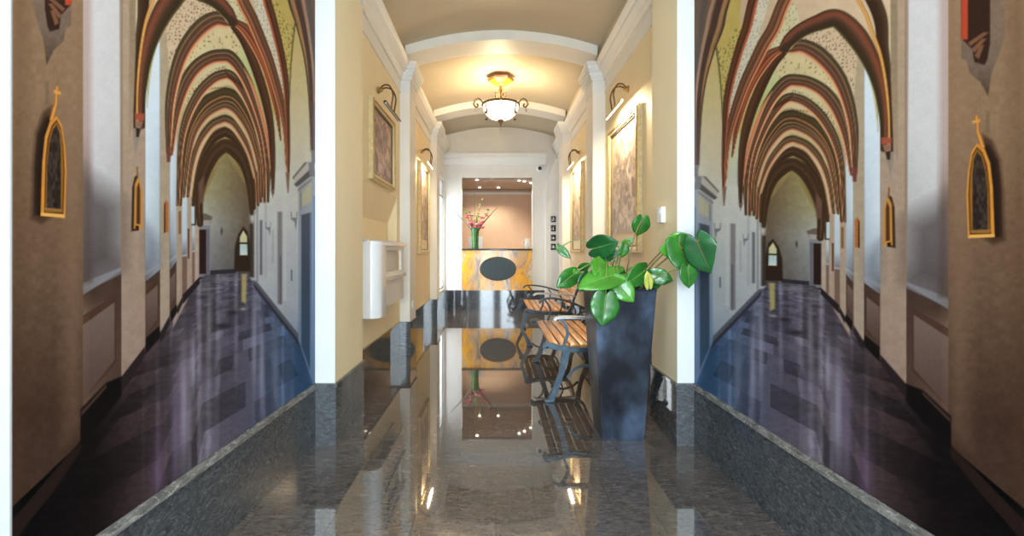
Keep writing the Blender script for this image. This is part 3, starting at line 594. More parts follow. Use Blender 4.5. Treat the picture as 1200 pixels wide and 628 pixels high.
def mural(side, label):
    n = NC*NR; t = .008
    zt = _zf if side < 0 else .7065+(_zf-.693)/.933          # the right-hand print hangs a little lower and is a touch smaller
    P = srgb_lin(paint_mural(VX-F*(1.2295/_df-.02), HY-F*(zt-EYE)/_df, _df, zt)); P = np.concatenate([P, np.ones((n, 1))], 1)
    wx = np.array([(xl(d) if side < 0 else xr(d)) for d in _dd]); X0 = np.tile(wx, NR)
    co = np.concatenate([np.stack([X0-side*t, _df, _zf], 1), np.stack([X0-side*.001, _df, _zf], 1)[[0, NC-1, n-1, n-NC]]])
    org = np.array([(wx[0]+wx[-1])/2, (MD0+MD1)/2, MZ0]); co = co-org
    i = np.arange(n).reshape(NR, NC); q = np.stack([i[:-1, :-1], i[:-1, 1:], i[1:, 1:], i[1:, :-1]], -1).reshape(-1, 4)
    if side > 0: q = q[:, ::-1]
    rim = [list(i[0, :])+[n+1, n], list(i[:, -1])+[n+2, n+1], list(i[-1, ::-1])+[n+3, n+2], list(i[::-1, 0])+[n, n+3]]
    rim = [f[::-1] if side < 0 else f for f in rim]
    me = bpy.data.meshes.new('wall_mural')
    nl = q.size+sum(map(len, rim))
    me.vertices.add(len(co)); me.vertices.foreach_set('co', co.ravel())
    loops = np.concatenate([q.ravel()]+[np.array(f) for f in rim]).astype(np.int32)
    me.loops.add(nl); me.loops.foreach_set('vertex_index', loops)
    st = np.concatenate([np.arange(len(q))*4, q.size+np.cumsum([0]+[len(f) for f in rim])[:-1]]).astype(np.int32)
    me.polygons.add(len(q)+4); me.polygons.foreach_set('loop_start', st)
    me.update(calc_edges=True); me.validate()
    at_ = me.attributes.new('print', 'FLOAT_COLOR', 'POINT')
    cc = np.concatenate([P, np.ones((4, 4))*.6]); at_.data.foreach_set('color', cc.ravel().astype(np.float32))
    me.materials.append(M_MURAL)
    o = bpy.data.objects.new('wall_mural', me); COL.objects.link(o); o.location = org
    return tag(o, label, 'mural')
mural(-1, 'photo mural of a vaulted cloister corridor on the wall left of the hall entrance')
mural(1, 'mirror-image photo mural of a vaulted cloister corridor on the right wall behind the plant')

# ---------------------------------------------------------------- materials of the furnishings
M_BRASS = mat('aged_brass', (.50, .34, .12), .32, .9, var=.25, scale=30)
M_BRONZE = mat('dark_bronze', (.16, .10, .05), .4, .8, var=.3, scale=40)
M_AMBER = mat('amber_glazed_wood', (.64, .25, .02), .35, var=.12, scale=8, coat=.4)
M_BOWL = mat('frosted_glass_bowl', (.95, .90, .80), .45, var=.04, scale=9, emit=(1.0, .84, .58), estr=1.9)
M_CRYSTAL = mat('clear_glass_drop', (.95, .95, .92), .05, trans=.9, var=.01)
M_GILT = mat('pale_gilt_frame', (.72, .60, .36), .38, .35, var=.14, scale=24, bump=.1)
M_MAT = mat('cream_mount_card', (.80, .71, .52), .8, var=.03)
M_SLIP = mat('dark_inner_slip', (.20, .13, .06), .5, var=.2)
M_IRON = mat('painted_cast_iron', (.030, .034, .040), .32, .3, var=.25, scale=30, bump=.15, bscale=90)
M_IRONB = mat('blue_grey_cast_iron', (.055, .09, .125), .34, .4, var=.25, scale=30, bump=.12, bscale=90)
M_ARM = mat('worn_grey_iron', (.42, .40, .38), .35, .5, var=.2, scale=25)
M_WOOD = mat('varnished_bench_wood', (.62, .27, .065), .28, var=.28, scale=7, stretch=(14, 1.2, 8), coat=.35)
M_PLANT = mat('dark_zinc_painted_sheen', (.030, .036, .052), .30, .45, var=.95, scale=4.0, bump=.12, bscale=12, stretch=(1, 1, .7))
_r = [q for q in M_PLANT.node_tree.nodes if q.type == 'VALTORGB'][0].color_ramp
_r.elements.new(.52)
_r.elements[0].position = .38; _r.elements[0].color = (.012, .013, .018, 1); _r.elements[1].position = .52; _r.elements[1].color = (.040, .050, .075, 1); _r.elements[2].position = .66; _r.elements[2].color = (.105, .15, .23, 1)  # blue blotches: cool daylight sheen on the planter, painted into its base colour
M_SOIL = mat('potting_soil', (.05, .035, .025), .95, bump=.6, bscale=50)
M_LEAF = mat('glossy_leaf', (.026, .165, .018), .25, var=.35, scale=12, coat=.3)
M_LEAFL = mat('fresh_leaf', (.065, .28, .020), .28, var=.3, scale=12, coat=.3)
M_LEAFD = mat('deep_leaf', (.012, .105, .022), .24, var=.3, scale=12, coat=.3)
M_LEAFY = mat('yellowing_leaf', (.55, .55, .10), .35, var=.2, scale=20)
M_STEM = mat('leaf_stalk', (.20, .28, .07), .4, var=.2)
M_STEMB = mat('brown_leaf_stalk', (.20, .15, .05), .4, var=.2)
M_PLASTIC = mat('white_plastic', (.84, .85, .85), .3, var=.01)
M_GLOSSW = mat('gloss_white_lacquer', (.86, .87, .88), .15, var=.01, coat=.5)
M_LENS = mat('lit_lamp_lens', (1, .95, .85), .4, var=.01, emit=(1.0, .88, .68), estr=14)
M_TUBE = mat('lit_tube', (1, .95, .85), .4, var=.01, emit=(1.0, .86, .62), estr=9)
M_BLACK = mat('black_gloss', (.012, .012, .014), .2, var=.1)
M_SLATE = mat('slate_plaque', (.035, .055, .065), .45, var=.12, scale=14)
M_TOP = mat('black_granite_top', (.05, .045, .045), .15, var=.5, scale=60)
M_VASE = mat('green_glass_vase', (.055, .22, .04), .12, var=.3, scale=9, trans=.25)
M_PINK = mat('pink_petal', (.78, .16, .24), .5, var=.25, scale=30)
M_BLUSH = mat('blush_petal', (.86, .50, .45), .5, var=.2, scale=30)
M_YG = mat('yellow_green_bud', (.62, .62, .16), .5, var=.2, scale=30)
M_IVORY = mat('ivory_petal', (.88, .82, .60), .5, var=.1, scale=30)
M_SPEAR = mat('dark_spear_leaf', (.10, .11, .06), .5, var=.2)
M_PORC = mat('pale_porcelain', (.78, .78, .76), .25, var=.05)
# backlit onyx: bands of honey, amber, white and umber
M_ONYX, n, l, b = new_mat('honey_onyx')
tc = n.new('ShaderNodeTexCoord'); mp = n.new('ShaderNodeMapping'); mp.inputs['Scale'].default_value = (1.9, 1, .85); mp.inputs['Rotation'].default_value = (0, .3, 0); mp.inputs['Location'].default_value = (.55, 0, .2); l.new(tc.outputs['Object'], mp.inputs[0])
nz = n.new('ShaderNodeTexNoise'); nz.inputs['Scale'].default_value = 1.5; nz.inputs['Detail'].default_value = 7; nz.inputs['Roughness'].default_value = .55; nz.inputs['Distortion'].default_value = .9; l.new(mp.outputs[0], nz.inputs['Vector'])
r = ramp(n, [(.32, (.22, .14, .085)), (.40, (.52, .36, .21)), (.46, (.66, .34, .10)), (.51, (.86, .40, .02)), (.56, (.80, .42, .04)), (.60, (.56, .32, .13)), (.65, (.62, .53, .43)), (.73, (.30, .18, .10))])
l.new(nz.outputs['Fac'], r.inputs[0])
vn = n.new('ShaderNodeTexNoise'); vn.inputs['Scale'].default_value = 2.6; vn.inputs['Detail'].default_value = 6; vn.inputs['Distortion'].default_value = 1.2; l.new(mp.outputs[0], vn.inputs['Vector'])
v2 = ramp(n, [(.47, (0, 0, 0)), (.5, (.75, .75, .75)), (.53, (0, 0, 0))]); l.new(vn.outputs['Fac'], v2.inputs[0])
mx = n.new('ShaderNodeMixRGB'); mx.inputs[2].default_value = (.36, .19, .08, 1); l.new(v2.outputs[0], mx.inputs[0]); l.new(r.outputs[0], mx.inputs[1]); r = mx
l.new(r.outputs[0], b.inputs['Base Color']); b.inputs['Roughness'].default_value = .12
l.new(r.outputs[0], b.inputs['Emission Color']); b.inputs['Emission Strength'].default_value = .16
def print_mat(name, seed, dark, mid, lite):
    m, n, l, b = new_mat(name)
    tc = n.new('ShaderNodeTexCoord'); mp = n.new('ShaderNodeMapping'); mp.inputs['Location'].default_value = (seed, seed*.7, seed*1.3); l.new(tc.outputs['Object'], mp.inputs[0])
    a = n.new('ShaderNodeTexNoise'); a.inputs['Scale'].default_value = 6.5; a.inputs['Detail'].default_value = 10; a.inputs['Roughness'].default_value = .62; a.inputs['Distortion'].default_value = 1.2; l.new(mp.outputs[0], a.inputs['Vector'])
    r = ramp(n, [(.36, dark), (.5, mid), (.62, lite)]); l.new(a.outputs['Fac'], r.inputs[0])
    l.new(r.outputs[0], b.inputs['Base Color']); b.inputs['Roughness'].default_value = .35
    return m

# ---------------------------------------------------------------- pictures and picture lights
def picture(name, side, d0, d1, z0, z1, lab, pm, mat_b, grp):
    """framed print on the panel plane; side -1 left wall, 1 right wall"""
    x = LP if side < 0 else RP; s = -side
    o = thing(name, (x, (d0+d1)/2, z0), lab, 'picture', grp)
    L, H = (d1-d0)/2, z1-z0; fw = .055
    def rim(w0, w1, h0, h1, nm, m, zb=0.0):
        q = MB()
        lo, hi = sorted((s*h0, s*h1))
        q.box(lo, -L+w0, w0+zb, hi, -L+w1, H-w0); q.box(lo, L-w1, w0+zb, hi, L-w0, H-w0); q.box(lo, -L+w1, w0+zb, hi, L-w1, w1+zb); q.box(lo, -L+w1, H-w1, hi, L-w1, H-w0)
        return q.build(nm, m, o, smooth=False)
    f = rim(0, fw, .002, .045, 'frame', M_GILT)
    e = MB(); lo, hi = sorted((s*.044, s*.056))
    e.box(lo, -L+.012, .012, hi, -L+.030, H-.012); e.box(lo, L-.030, .012, hi, L-.012, H-.012); e.box(lo, -L+.03, .012, hi, L-.03, .030); e.box(lo, -L+.03, H-.030, hi, L-.03, H-.012)
    e.build('frame_bead', M_BRASS, f, smooth=False)
    rim(fw, fw+.014, .004, .034, 'slip', M_SLIP)
    lo, hi = sorted((s*.004, s*.016)); MB().box(lo, -L+fw, fw, hi, L-fw, H-fw).build('mount', M_MAT, o, smooth=False)
    lo, hi = sorted((s*.016, s*.019)); MB().box(lo, -L+fw+mat_b[0], fw+mat_b[1], hi, L-fw-mat_b[0], H-fw-mat_b[2]).build('print', pm, o, smooth=False)
    return o
PR1 = print_mat('sepia_print_a', 1.3, (.12, .065, .055), (.36, .22, .18), (.62, .46, .38)); PR2 = print_mat('sepia_print_b', 5.1, (.16, .10, .07), (.38, .27, .19), (.60, .48, .36))
PR3 = print_mat('sepia_print_c', 9.7, (.17, .115, .085), (.40, .30, .23), (.66, .54, .43)); PR4 = print_mat('sepia_print_d', 14.2, (.15, .10, .07), (.38, .28, .20), (.62, .49, .37))
picture('framed_print', -1, 4.158, 5.07, 1.904, 2.655, 'small framed sepia print above the wall niche on the left', PR1, (.02, .02, .02), 'framed prints along the hall')
picture('framed_print', -1, 6.80, 7.72, 1.21, 2.59, 'tall framed sepia print on the left wall between the white pilasters', PR2, (.05, .16, .05), 'framed prints along the hall')
picture('framed_print', 1, 4.14, 5.22, 1.235, 2.58, 'large framed sepia print on the right wall above the plant', PR3, (.05, .15, .05), 'framed prints along the hall')
picture('framed_print', 1, 6.86, 7.82, 1.21, 2.60, 'farther framed sepia print on the right wall beyond the white pilaster', PR4, (.05, .17, .05), 'framed prints along the hall')
def picture_light(side, d, z, length, lit, lab, power=6):
    x = LP if side < 0 else RP; s = -side
    o = thing('picture_light', (x, d, z), lab, 'lamp', 'picture lights over the prints')
    MB().lathe([(.0, 0), (.032, .002*s), (.034, .012*s), (.024, .022*s), (.012, .05*s), (.0, .055*s)], seg=18, axis='x').build('wall_rose', M_BRASS, o)
    for k in (-.035, .035):
        MB().tube(spline([(s*.02, k*.3, 0), (s*.07, k, .035), (s*.13, k*1.6, .02), (s*.165, k*1.8, -.06), (s*.155, k*1.8, -.15), (s*.15, k*1.5, -.205)]), .008, 8).build('arm', M_BRONZE, o)
    r = .017; out = [(math.cos(a), math.sin(a)) for a in np.linspace(-.25*PI, 1.15*PI, 12)]
    q = [(s*.15+r*c*s, -.215+r*w) for c, w in out]+[(s*.15+(r-.003)*c*s, -.215+(r-.003)*w) for c, w in out[::-1]]
    MB().prism([(a, c) for a, c in q], 'y', -length/2, length/2).build('shade', M_BRONZE if not lit else M_BRASS, o)
    MB().tube([(s*.15, -length/2+.02, -.217), (s*.15, length/2-.02, -.217)], .009, 10).build('bulb', M_TUBE if lit else M_PLASTIC, o)
    if lit:
        a = area('picture_lamp_glow', (x+s*.145, d, z-.235), (0, 0, 0), .03, length-.06, power, (1.0, .84, .58))
        X = Vector((0, s, 0)); Z = Vector((s*.62, 0, .785)); Y = Z.cross(X)
        a.data.size = length-.06; a.data.size_y = .03
        a.rotation_euler = Matrix((X, Y, Z)).transposed().to_euler()
    return o
picture_light(-1, 4.50, 2.82, .62, False, 'unlit brass picture light over the small print above the left niche')
picture_light(-1, 7.10, 2.78, .55, True, 'brass picture light over the tall print on the left wall', 12)
picture_light(1, 4.58, 2.86, .62, True, 'lit brass picture light over the large print on the right wall', 26)
picture_light(1, 7.25, 2.80, .55, True, 'lit brass picture light over the farther right print', 30)

# ---------------------------------------------------------------- ceiling lamp
LX, LY, LZ = .075, 7.0, 3.465
lamp = thing('ceiling_lamp', (LX, LY, vault_z(LX)), 'brass scroll-armed ceiling lamp with frosted bowl under the vault', 'lamp')
dz = vault_z(LX)
def lz(z): return z-dz
MB().lathe([(0, .01), (.12, .01), (.205, -.055), (.195, -.085), (.10, -.135), (.03, -.135), (0, -.135)], seg=6).build('canopy', M_AMBER, lamp, smooth=False)
MB().lathe([(0, -.12), (.035, -.125), (.040, -.14), (.022, -.155), (.018, -.20), (.030, -.215), (.030, -.23), (.016, -.245), (.016, -.30), (.028, -.315), (.020, -.34), (.018, -.40), (.026, -.42), (0, -.43)], seg=20).build('stem', M_BRASS, lamp)
st = MB()
for k in range(4):
    a = PI/4+k*PI/2
    st.tube(spline([(.018*math.cos(a), .018*math.sin(a), -.31), (.06*math.cos(a), .06*math.sin(a), -.285), (.10*math.cos(a), .10*math.sin(a), -.30), (.115*math.cos(a), .115*math.sin(a), -.275)]), [.008]*6+[.007]*6+[.009]*7, 8)
st.build('stem_scroll', M_BRONZE, lamp)
zr = lz(LZ)
bo = MB(); pr = [(.268, zr), (.272, zr-.03), (.258, zr-.085), (.22, zr-.145), (.16, zr-.195), (.08, zr-.225), (.02, zr-.232)]
bo.lathe(pr+[(r-.006, z+.006) for r, z in pr[::-1]], seg=44)
bo.build('glass_bowl', M_BOWL, lamp)
MB().lathe([(.262, zr+.012), (.290, zr+.014), (.294, zr), (.284, zr-.014), (.264, zr-.012), (.262, zr+.012)], seg=44).build('rim', M_BRONZE, lamp)
MB().lathe([(0, zr-.222), (.045, zr-.226), (.050, zr-.238), (.032, zr-.252), (.030, zr-.268), (.016, zr-.285), (.009, zr-.32), (0, zr-.33)], seg=18).build('finial', M_BRONZE, lamp)
MB().lathe([(0, zr-.33), (.006, zr-.332), (.009, zr-.365), (.003, zr-.42), (0, zr-.425)], seg=8).build('crystal_drop', M_CRYSTAL, lamp)
for k, a0 in enumerate((0, PI, PI/2, -PI/2)):
    c, s_ = math.cos(a0), math.sin(a0)
    path = [(.02, -.405-.0), (.10, zr+.02), (.20, zr+.03), (.275, zr+.045), (.31, zr+.085), (.345, zr+.10), (.385, zr+.075), (.405, zr+.03), (.395, zr-.015), (.365, zr-.03), (.345, zr-.01), (.352, zr+.015), (.37, zr+.012)]
    arm = MB().tube(spline([(r*c, r*s_, z) for r, z in path]), .0115, 8).build('scroll_arm', M_BRONZE, lamp)
    MB().tube(spline([(.40*c, .40*s_, zr+.045), (.415*c, .415*s_, zr+.02), (.40*c, .40*s_, zr+.01)]), [.012]*6+[.018]*7, 8).build('leaf_curl', M_BRASS, arm)
    MB().lathe([(0, 0), (.008, -.006), (.016, -.04), (.010, -.065), (0, -.075)], c=(.385*c, .385*s_, zr-.03), seg=8).build('glass_drop', M_CRYSTAL, arm)
for a0 in (PI*.78, PI*.22, -PI*.22, -PI*.78):
    c, s_ = math.cos(a0), math.sin(a0)
    MB().tube(spline([(.285*c, .285*s_, zr), (.29*c, .29*s_, zr-.06), (.268*c, .268*s_, zr-.12), (.275*c, .275*s_, zr-.165), (.30*c, .30*s_, zr-.16)]), [.007]*12+[.010]*6+[.016]*7, 8).build('bowl_clip', M_BRONZE, lamp)
def point(name, loc, power, col, r=.05):
    l = bpy.data.lights.new(name, 'POINT'); l.energy = power; l.color = col; l.shadow_soft_size = r
    o = bpy.data.objects.new(name, l); COL.objects.link(o); o.location = loc; return o
WARM = (1.0, .76, .45)
for k in range(3): point('ceiling_lamp_bulb', (LX+.10*math.cos(2.1*k), LY+.10*math.sin(2.1*k), LZ+.01), 56, WARM, .04)

# ---------------------------------------------------------------- reception counter and what stands on it
ct = thing('reception_counter', (XC-.04, 9.95, .405), 'honey onyx reception counter with dark top and oval plaque in the end opening', 'counter')
cx = XC-.04
MB().box(OL+.004-cx, -.085, 0, OR-.004-cx, .02, .855).build('onyx_front', M_ONYX, ct, smooth=False)
MB().box(OL+.004-cx, .02, 0, OR-.004-cx, .50, .855).build('body', M_BRONZE, ct, smooth=False)
MB().box(OL+.004-cx, -.13, .855, OR-.004-cx, .55, .893, .006).build('countertop', M_TOP, ct)
ov = MB(); ov.prism([(.046-cx+.375*math.cos(2*PI*k/64), .465+.237*math.sin(2*PI*k/64)) for k in range(64)], 'y', -.105, -.083)
ov.build('oval_plaque', M_SLATE, ct)
ring = [(.046-cx+.385*math.cos(2*PI*k/64), -.098, .465+.247*math.sin(2*PI*k/64)) for k in range(65)]
MB().tube(ring, .010, 6).build('plaque_rim', M_BRONZE, ct)
TZ = .405+.893
# the plinth under the counter
struct(MB().box(OL, END-.03+.005, .395, OR, END+.56, .405).build('trim_42', M_PLINTH, smooth=False))
struct(MB().box(OL, END, 0, OR, END+.56, .395).build('trim_43', M_PLINTH, smooth=False))
vx, vy = -.445, 9.945
va = MB().lathe([(0, 0), (.070, 0), (.074, .01), (.070, .10), (.076, .25), (.088, .40), (.092, .44), (.086, .44), (.080, .40), (.068, .25), (.062, .10), (.062, .02), (0, .02)], seg=28).build('vase', M_VASE)
va.location = (vx, vy, TZ); tag(va, 'green glass vase of cut stems on the reception counter', 'vase')
def flower(name, lab, tip, base, n, m, size, fill=.45, spear=False):
    o = thing(name, (vx+base[0], vy+base[1], TZ+.035), lab, 'leaf' if spear else 'flower', 'green blades in the counter vase' if spear == 2 else 'cut stems in the counter vase')
    b0 = Vector((0, 0, 0)); e = Vector(tip); mid = e*.5+Vector((-e.x*.22, -e.y*.2, e.z*.06))
    if mid.z > .1: mid.x *= .6
    pth = spline([b0, mid*.8, e], 10)
    if spear:
        MB().tube(pth, [.009+.017*math.sin(PI*min(1, i/len(pth)+.1)) for i in range(len(pth)-1)]+[.002], 6, flat=.35).build('blade', M_STEM if spear == 2 else M_SPEAR, o)
        return o
    MB().tube(pth, .006, 6).build('stalk', M_STEM, o)
    for k in range(n):
        t = 1-fill*(n-1-k)/max(1, n-1); i = min(len(pth)-1, int(t*(len(pth)-1))); p = pth[i]; sc = size*(1-.55*k/n)
        a = k*2.4; off = Vector((math.cos(a), math.sin(a), .2))*sc*.8
        q = MB()
        for w in range(5):
            aa = w*2*PI/5+k; dr = Vector((math.cos(aa)*.55, math.sin(aa)*.55, .5))
            q.ball(p+off+dr*sc*.7, sc*.55, (1, .55 if w % 2 else 1, .75), 1)
        q.build('blossom', m if k < n-2 or m is M_YG else M_STEM, o)
    return o
flower('gladiolus', 'pink gladiolus spike leaning left in the counter vase', (-.20, -.02, .80), (-.02, 0), 8, M_PINK, .078)
flower('gladiolus', 'blush gladiolus spike nearest the left side of the vase', (-.10, .02, .74), (-.015, .01), 7, M_BLUSH, .074)
flower('gladiolus', 'red-pink gladiolus spike leaning right in the counter vase', (.26, -.02, .78), (.03, 0), 8, M_PINK, .078)
flower('gladiolus', 'ivory gladiolus in the middle of the bouquet', (.06, .0, .72), (.01, -.01), 7, M_IVORY, .055)
flower('gladiolus', 'tall yellow-green gladiolus upright in the bouquet', (.12, .02, 1.02), (.015, .015), 9, M_YG, .044, .6)
flower('gladiolus', 'slim budded stem rising highest from the bouquet', (-.02, .0, 1.16), (0, .02), 6, M_YG, .026, .45)
flower('spear_leaf', 'dark spear leaf pointing left out of the bouquet', (-.50, -.20, .86), (-.03, -.01), 0, None, 0, spear=True)
flower('spear_leaf', 'dark spear leaf pointing right out of the bouquet', (.48, -.14, .88), (.03, -.015), 0, None, 0, spear=True)
for k, (a, r_, h) in enumerate(((.2, .13, .68), (2.2, .12, .66), (3.4, .15, .62), (5.1, .10, .70))):
    flower('green_blade', 'green blade leaf among the gladioli in the vase', (r_*math.cos(a), r_*math.sin(a)*.6, h), (.012*math.cos(a), .012*math.sin(a)), 0, None, 0, spear=2)
fo = MB()
bx = thing('display_box', (-.455, 10.30, TZ), 'white display box behind the flower vase', 'box')
MB().box(-.155, -.03, 0, .155, .03, .27, .006).build('box_body', M_PLASTIC, bx); MB().box(-.135, -.034, .02, .135, -.029, .25).build('front_panel', M_PORC, bx, smooth=False)
jg = thing('water_jug', (.69, 10.10, TZ), 'pale porcelain jug at the right end of the counter', 'jug')
MB().lathe([(0, 0), (.052, 0), (.060, .02), (.066, .08), (.056, .15), (.046, .19), (.054, .225), (.050, .225), (.042, .19), (.05, .15), (.058, .08), (.05, .02), (0, .015)], seg=24).build('jug_body', M_PORC, jg)
MB().tube(spline([(-.05, 0, .19), (-.095, 0, .18), (-.10, 0, .11), (-.062, 0, .07)]), .008, 8).build('handle', M_PORC, jg)
# recessed spots in the reception ceiling
for (px, py), lab in (((559, 210), 'recessed spotlight nearest the left front edge of the reception ceiling'), ((562, 219), 'recessed spotlight at the back left of the reception ceiling'), ((584, 219), 'recessed spotlight at the back middle of the reception ceiling'),
                      ((608.5, 211), 'left of the close pair of recessed spotlights at the front right'), ((614.5, 212), 'right of the close pair of recessed spotlights at the front right'), ((622, 213.5), 'recessed spotlight at the far right of the reception ceiling')):
    d = F*(OZ-EYE)/(HY-py); x = (px-VX)/F*d
    o = thing('downlight', (x, d, OZ), lab, 'light', 'reception downlights')
    MB().lathe([(.032, .002), (.055, .002), (.056, -.008), (.034, -.012), (.032, .002)], seg=20).build('ring', M_PLASTIC, o)
    MB().lathe([(0, .0), (.031, .0), (.029, -.014), (.018, -.024), (0, -.028)], seg=16).build('lens', M_LENS, o)
    sp = bpy.data.lights.new('downlight_beam', 'SPOT'); sp.energy = 48; sp.spot_size = 2.3; sp.spot_blend = .7; sp.color = (1, .84, .62); sp.shadow_soft_size = .03
    so = bpy.data.objects.new('downlight_beam', sp); COL.objects.link(so); so.location = (x, d, OZ-.04)
# security camera, small plaques, thermostat, socket
dm = thing('security_camera', at(632.5, 197, 9.86), 'small dome security camera on the wall right of the reception opening', 'camera')
MB().lathe([(0, .04), (.075, .04), (.078, -.0), (.07, -.03), (.055, -.05), (0, -.05)], seg=24, axis='y').build('housing', M_PLASTIC, dm)
MB().ball((0, -.05, -.01), .042, (1, .9, 1), 2).build('dome', M_BLACK, dm)
for k, (py, lab) in enumerate(((256.8, 'topmost of the four black wall plaques beside the reception'), (267.6, 'second black wall plaque from the top beside the reception'), (278.5, 'third black wall plaque from the top beside the reception'), (289.2, 'lowest of the four black wall plaques beside the reception'))):
    p = at(648.4, py, 9.56); o = thing('wall_plaque', p, lab, 'sign', 'black plaques on the white pier')
    MB().box(-.052, -.014, -.064, .052, -.001, .064, .004).build('plate', M_BLACK, o)
    q = MB()
    if k == 0: q.box(-.024, -.0165, -.03, .024, -.0145, -.012); q.ball((0, -.0155, .018), .016, (1, .12, 1), 2)
    elif k == 1: q.box(-.010, -.0165, -.034, .010, -.0145, .012); q.ball((0, -.0155, .026), .012, (1, .12, 1), 2)
    elif k == 2: q.prism([(-.026, -.03), (.026, -.03), (.0, .03)], 'y', -.0165, -.0145)
    else: q.box(-.024, -.0165, -.03, .024, -.0145, .006); q.box(-.012, -.0165, .006, .012, -.0145, .03)
    q.build('pictogram', M_PORC, o, smooth=False)
th = thing('thermostat', (RI, 3.21, 1.50), 'white thermostat box on the wall right of the plant', 'thermostat')
MB().box(-.032, -.045, -.055, -.001, .045, .055, .006).build('case', M_PLASTIC, th); MB().box(-.036, -.03, .008, -.031, .03, .038).build('display', M_PORC, th, smooth=False)
sk = thing('wall_socket', (LI, 5.74, .585), 'white wall socket low on the left pilaster', 'socket')
MB().box(.001, -.04, -.04, .010, .04, .04, .003).build('plate', M_PLASTIC, sk); MB().lathe([(.0, .010), (.022, .010), (.024, .013), (.020, .013), (.018, .011), (0, .011)], seg=20, axis='x').build('outlet', M_PORC, sk)

# ---------------------------------------------------------------- wall-hung console in the niche bay and the niche sill
co = thing('wall_console', (LP, 4.58, .66), 'white gloss wall-hung console with rounded end below the left niche', 'console')
W_, HL = .148, .58
def rnd(w, a, c, r=.10, n=10):   # plan outline with a rounded near corner
    return [(0, a), (w-r, a)]+[(w-r+r*math.sin(PI/2*k/n), a+r-r*math.cos(PI/2*k/n)) for k in range(1, n+1)]+[(w, c), (0, c)]
MB().prism(rnd(W_, -HL, -HL+.22), 'z', 0, .64).build('rounded_end', M_GLOSSW, co)
MB().prism(rnd(W_+.006, -HL-.004, HL), 'z', .64, .675).build('top', M_GLOSSW, co)
MB().prism([(0, -HL+.22), (W_, -HL+.22), (W_, HL), (0, HL)], 'z', .31, .345).build('shelf', M_GLOSSW, co)
MB().box(0, -HL+.22, 0, .03, HL, .64).build('back_panel', M_TRIM, co, smooth=False)
fp = MB(); a0, a1, z0, z1 = -HL+.36, HL-.14, .385, .60
fp.box(.09, -HL+.22, .345, .125, a0, .64); fp.box(.10, a1, .345, .125, HL, .64); fp.box(.10, a0, .345, .125, a1, z0); fp.box(.10, a0, z1, .125, a1, .64)
fp.build('front_frame', M_TRIM, co, smooth=False)
MB().box(.05, a0-.01, z0-.01, .075, a1+.01, z1+.01, .004).build('inset_panel', M_GREY, co)
MB().box(.10, -HL+.22, .06, .12, HL, .31).build('lower_panel', M_GREY, co, smooth=False)
struct(MB().box(-1.262, JL, 1.336, LP+.02, 5.38, 1.356).build('trim_44', M_WHITE, smooth=False))

# ---------------------------------------------------------------- benches
def slat(x0, x1, z0, z1, y0, y1): return MB().box(x0, y0, z0, x1, y1, z1, .005)
def strap(pts, w, t):
    """flat cast bar along a curve in the x-z plane, w wide in y"""
    p = spline([(a, 0, c) for a, c in pts], 6); m = MB(); n = len(p); tt = t if isinstance(t, list) else [t]*n
    up, lo = [], []
    for i in range(n):
        d = (p[min(i+1, n-1)]-p[max(i-1, 0)]); q = Vector((-d.z, 0, d.x)).normalized(); k = tt[min(len(tt)-1, int(i*len(tt)/n))]/2
        up.append((p[i].x+q.x*k, p[i].z+q.z*k)); lo.append((p[i].x-q.x*k, p[i].z-q.z*k))
    vs = [[m.b.verts.new((a, y, c)) for a, c in P] for y in (-w/2, w/2) for P in (up, lo)]
    for i in range(n-1):
        for A, B in ((0, 2), (3, 1), (1, 0), (2, 3)): m.b.faces.new((vs[A][i], vs[A][i+1], vs[B][i+1], vs[B][i]))
    m.b.faces.new([vs[0][0], vs[2][0], vs[3][0], vs[1][0]]); m.b.faces.new([vs[1][-1], vs[3][-1], vs[2][-1], vs[0][-1]])
    return m
def join(a, c, dy=0):
    me = bpy.data.meshes.new('tmp'); c.b.to_mesh(me); c.b.free()
    if dy: me.transform(Matrix.Translation((0, dy, 0)))
    a.b.from_mesh(me); bpy.data.meshes.remove(me); return a
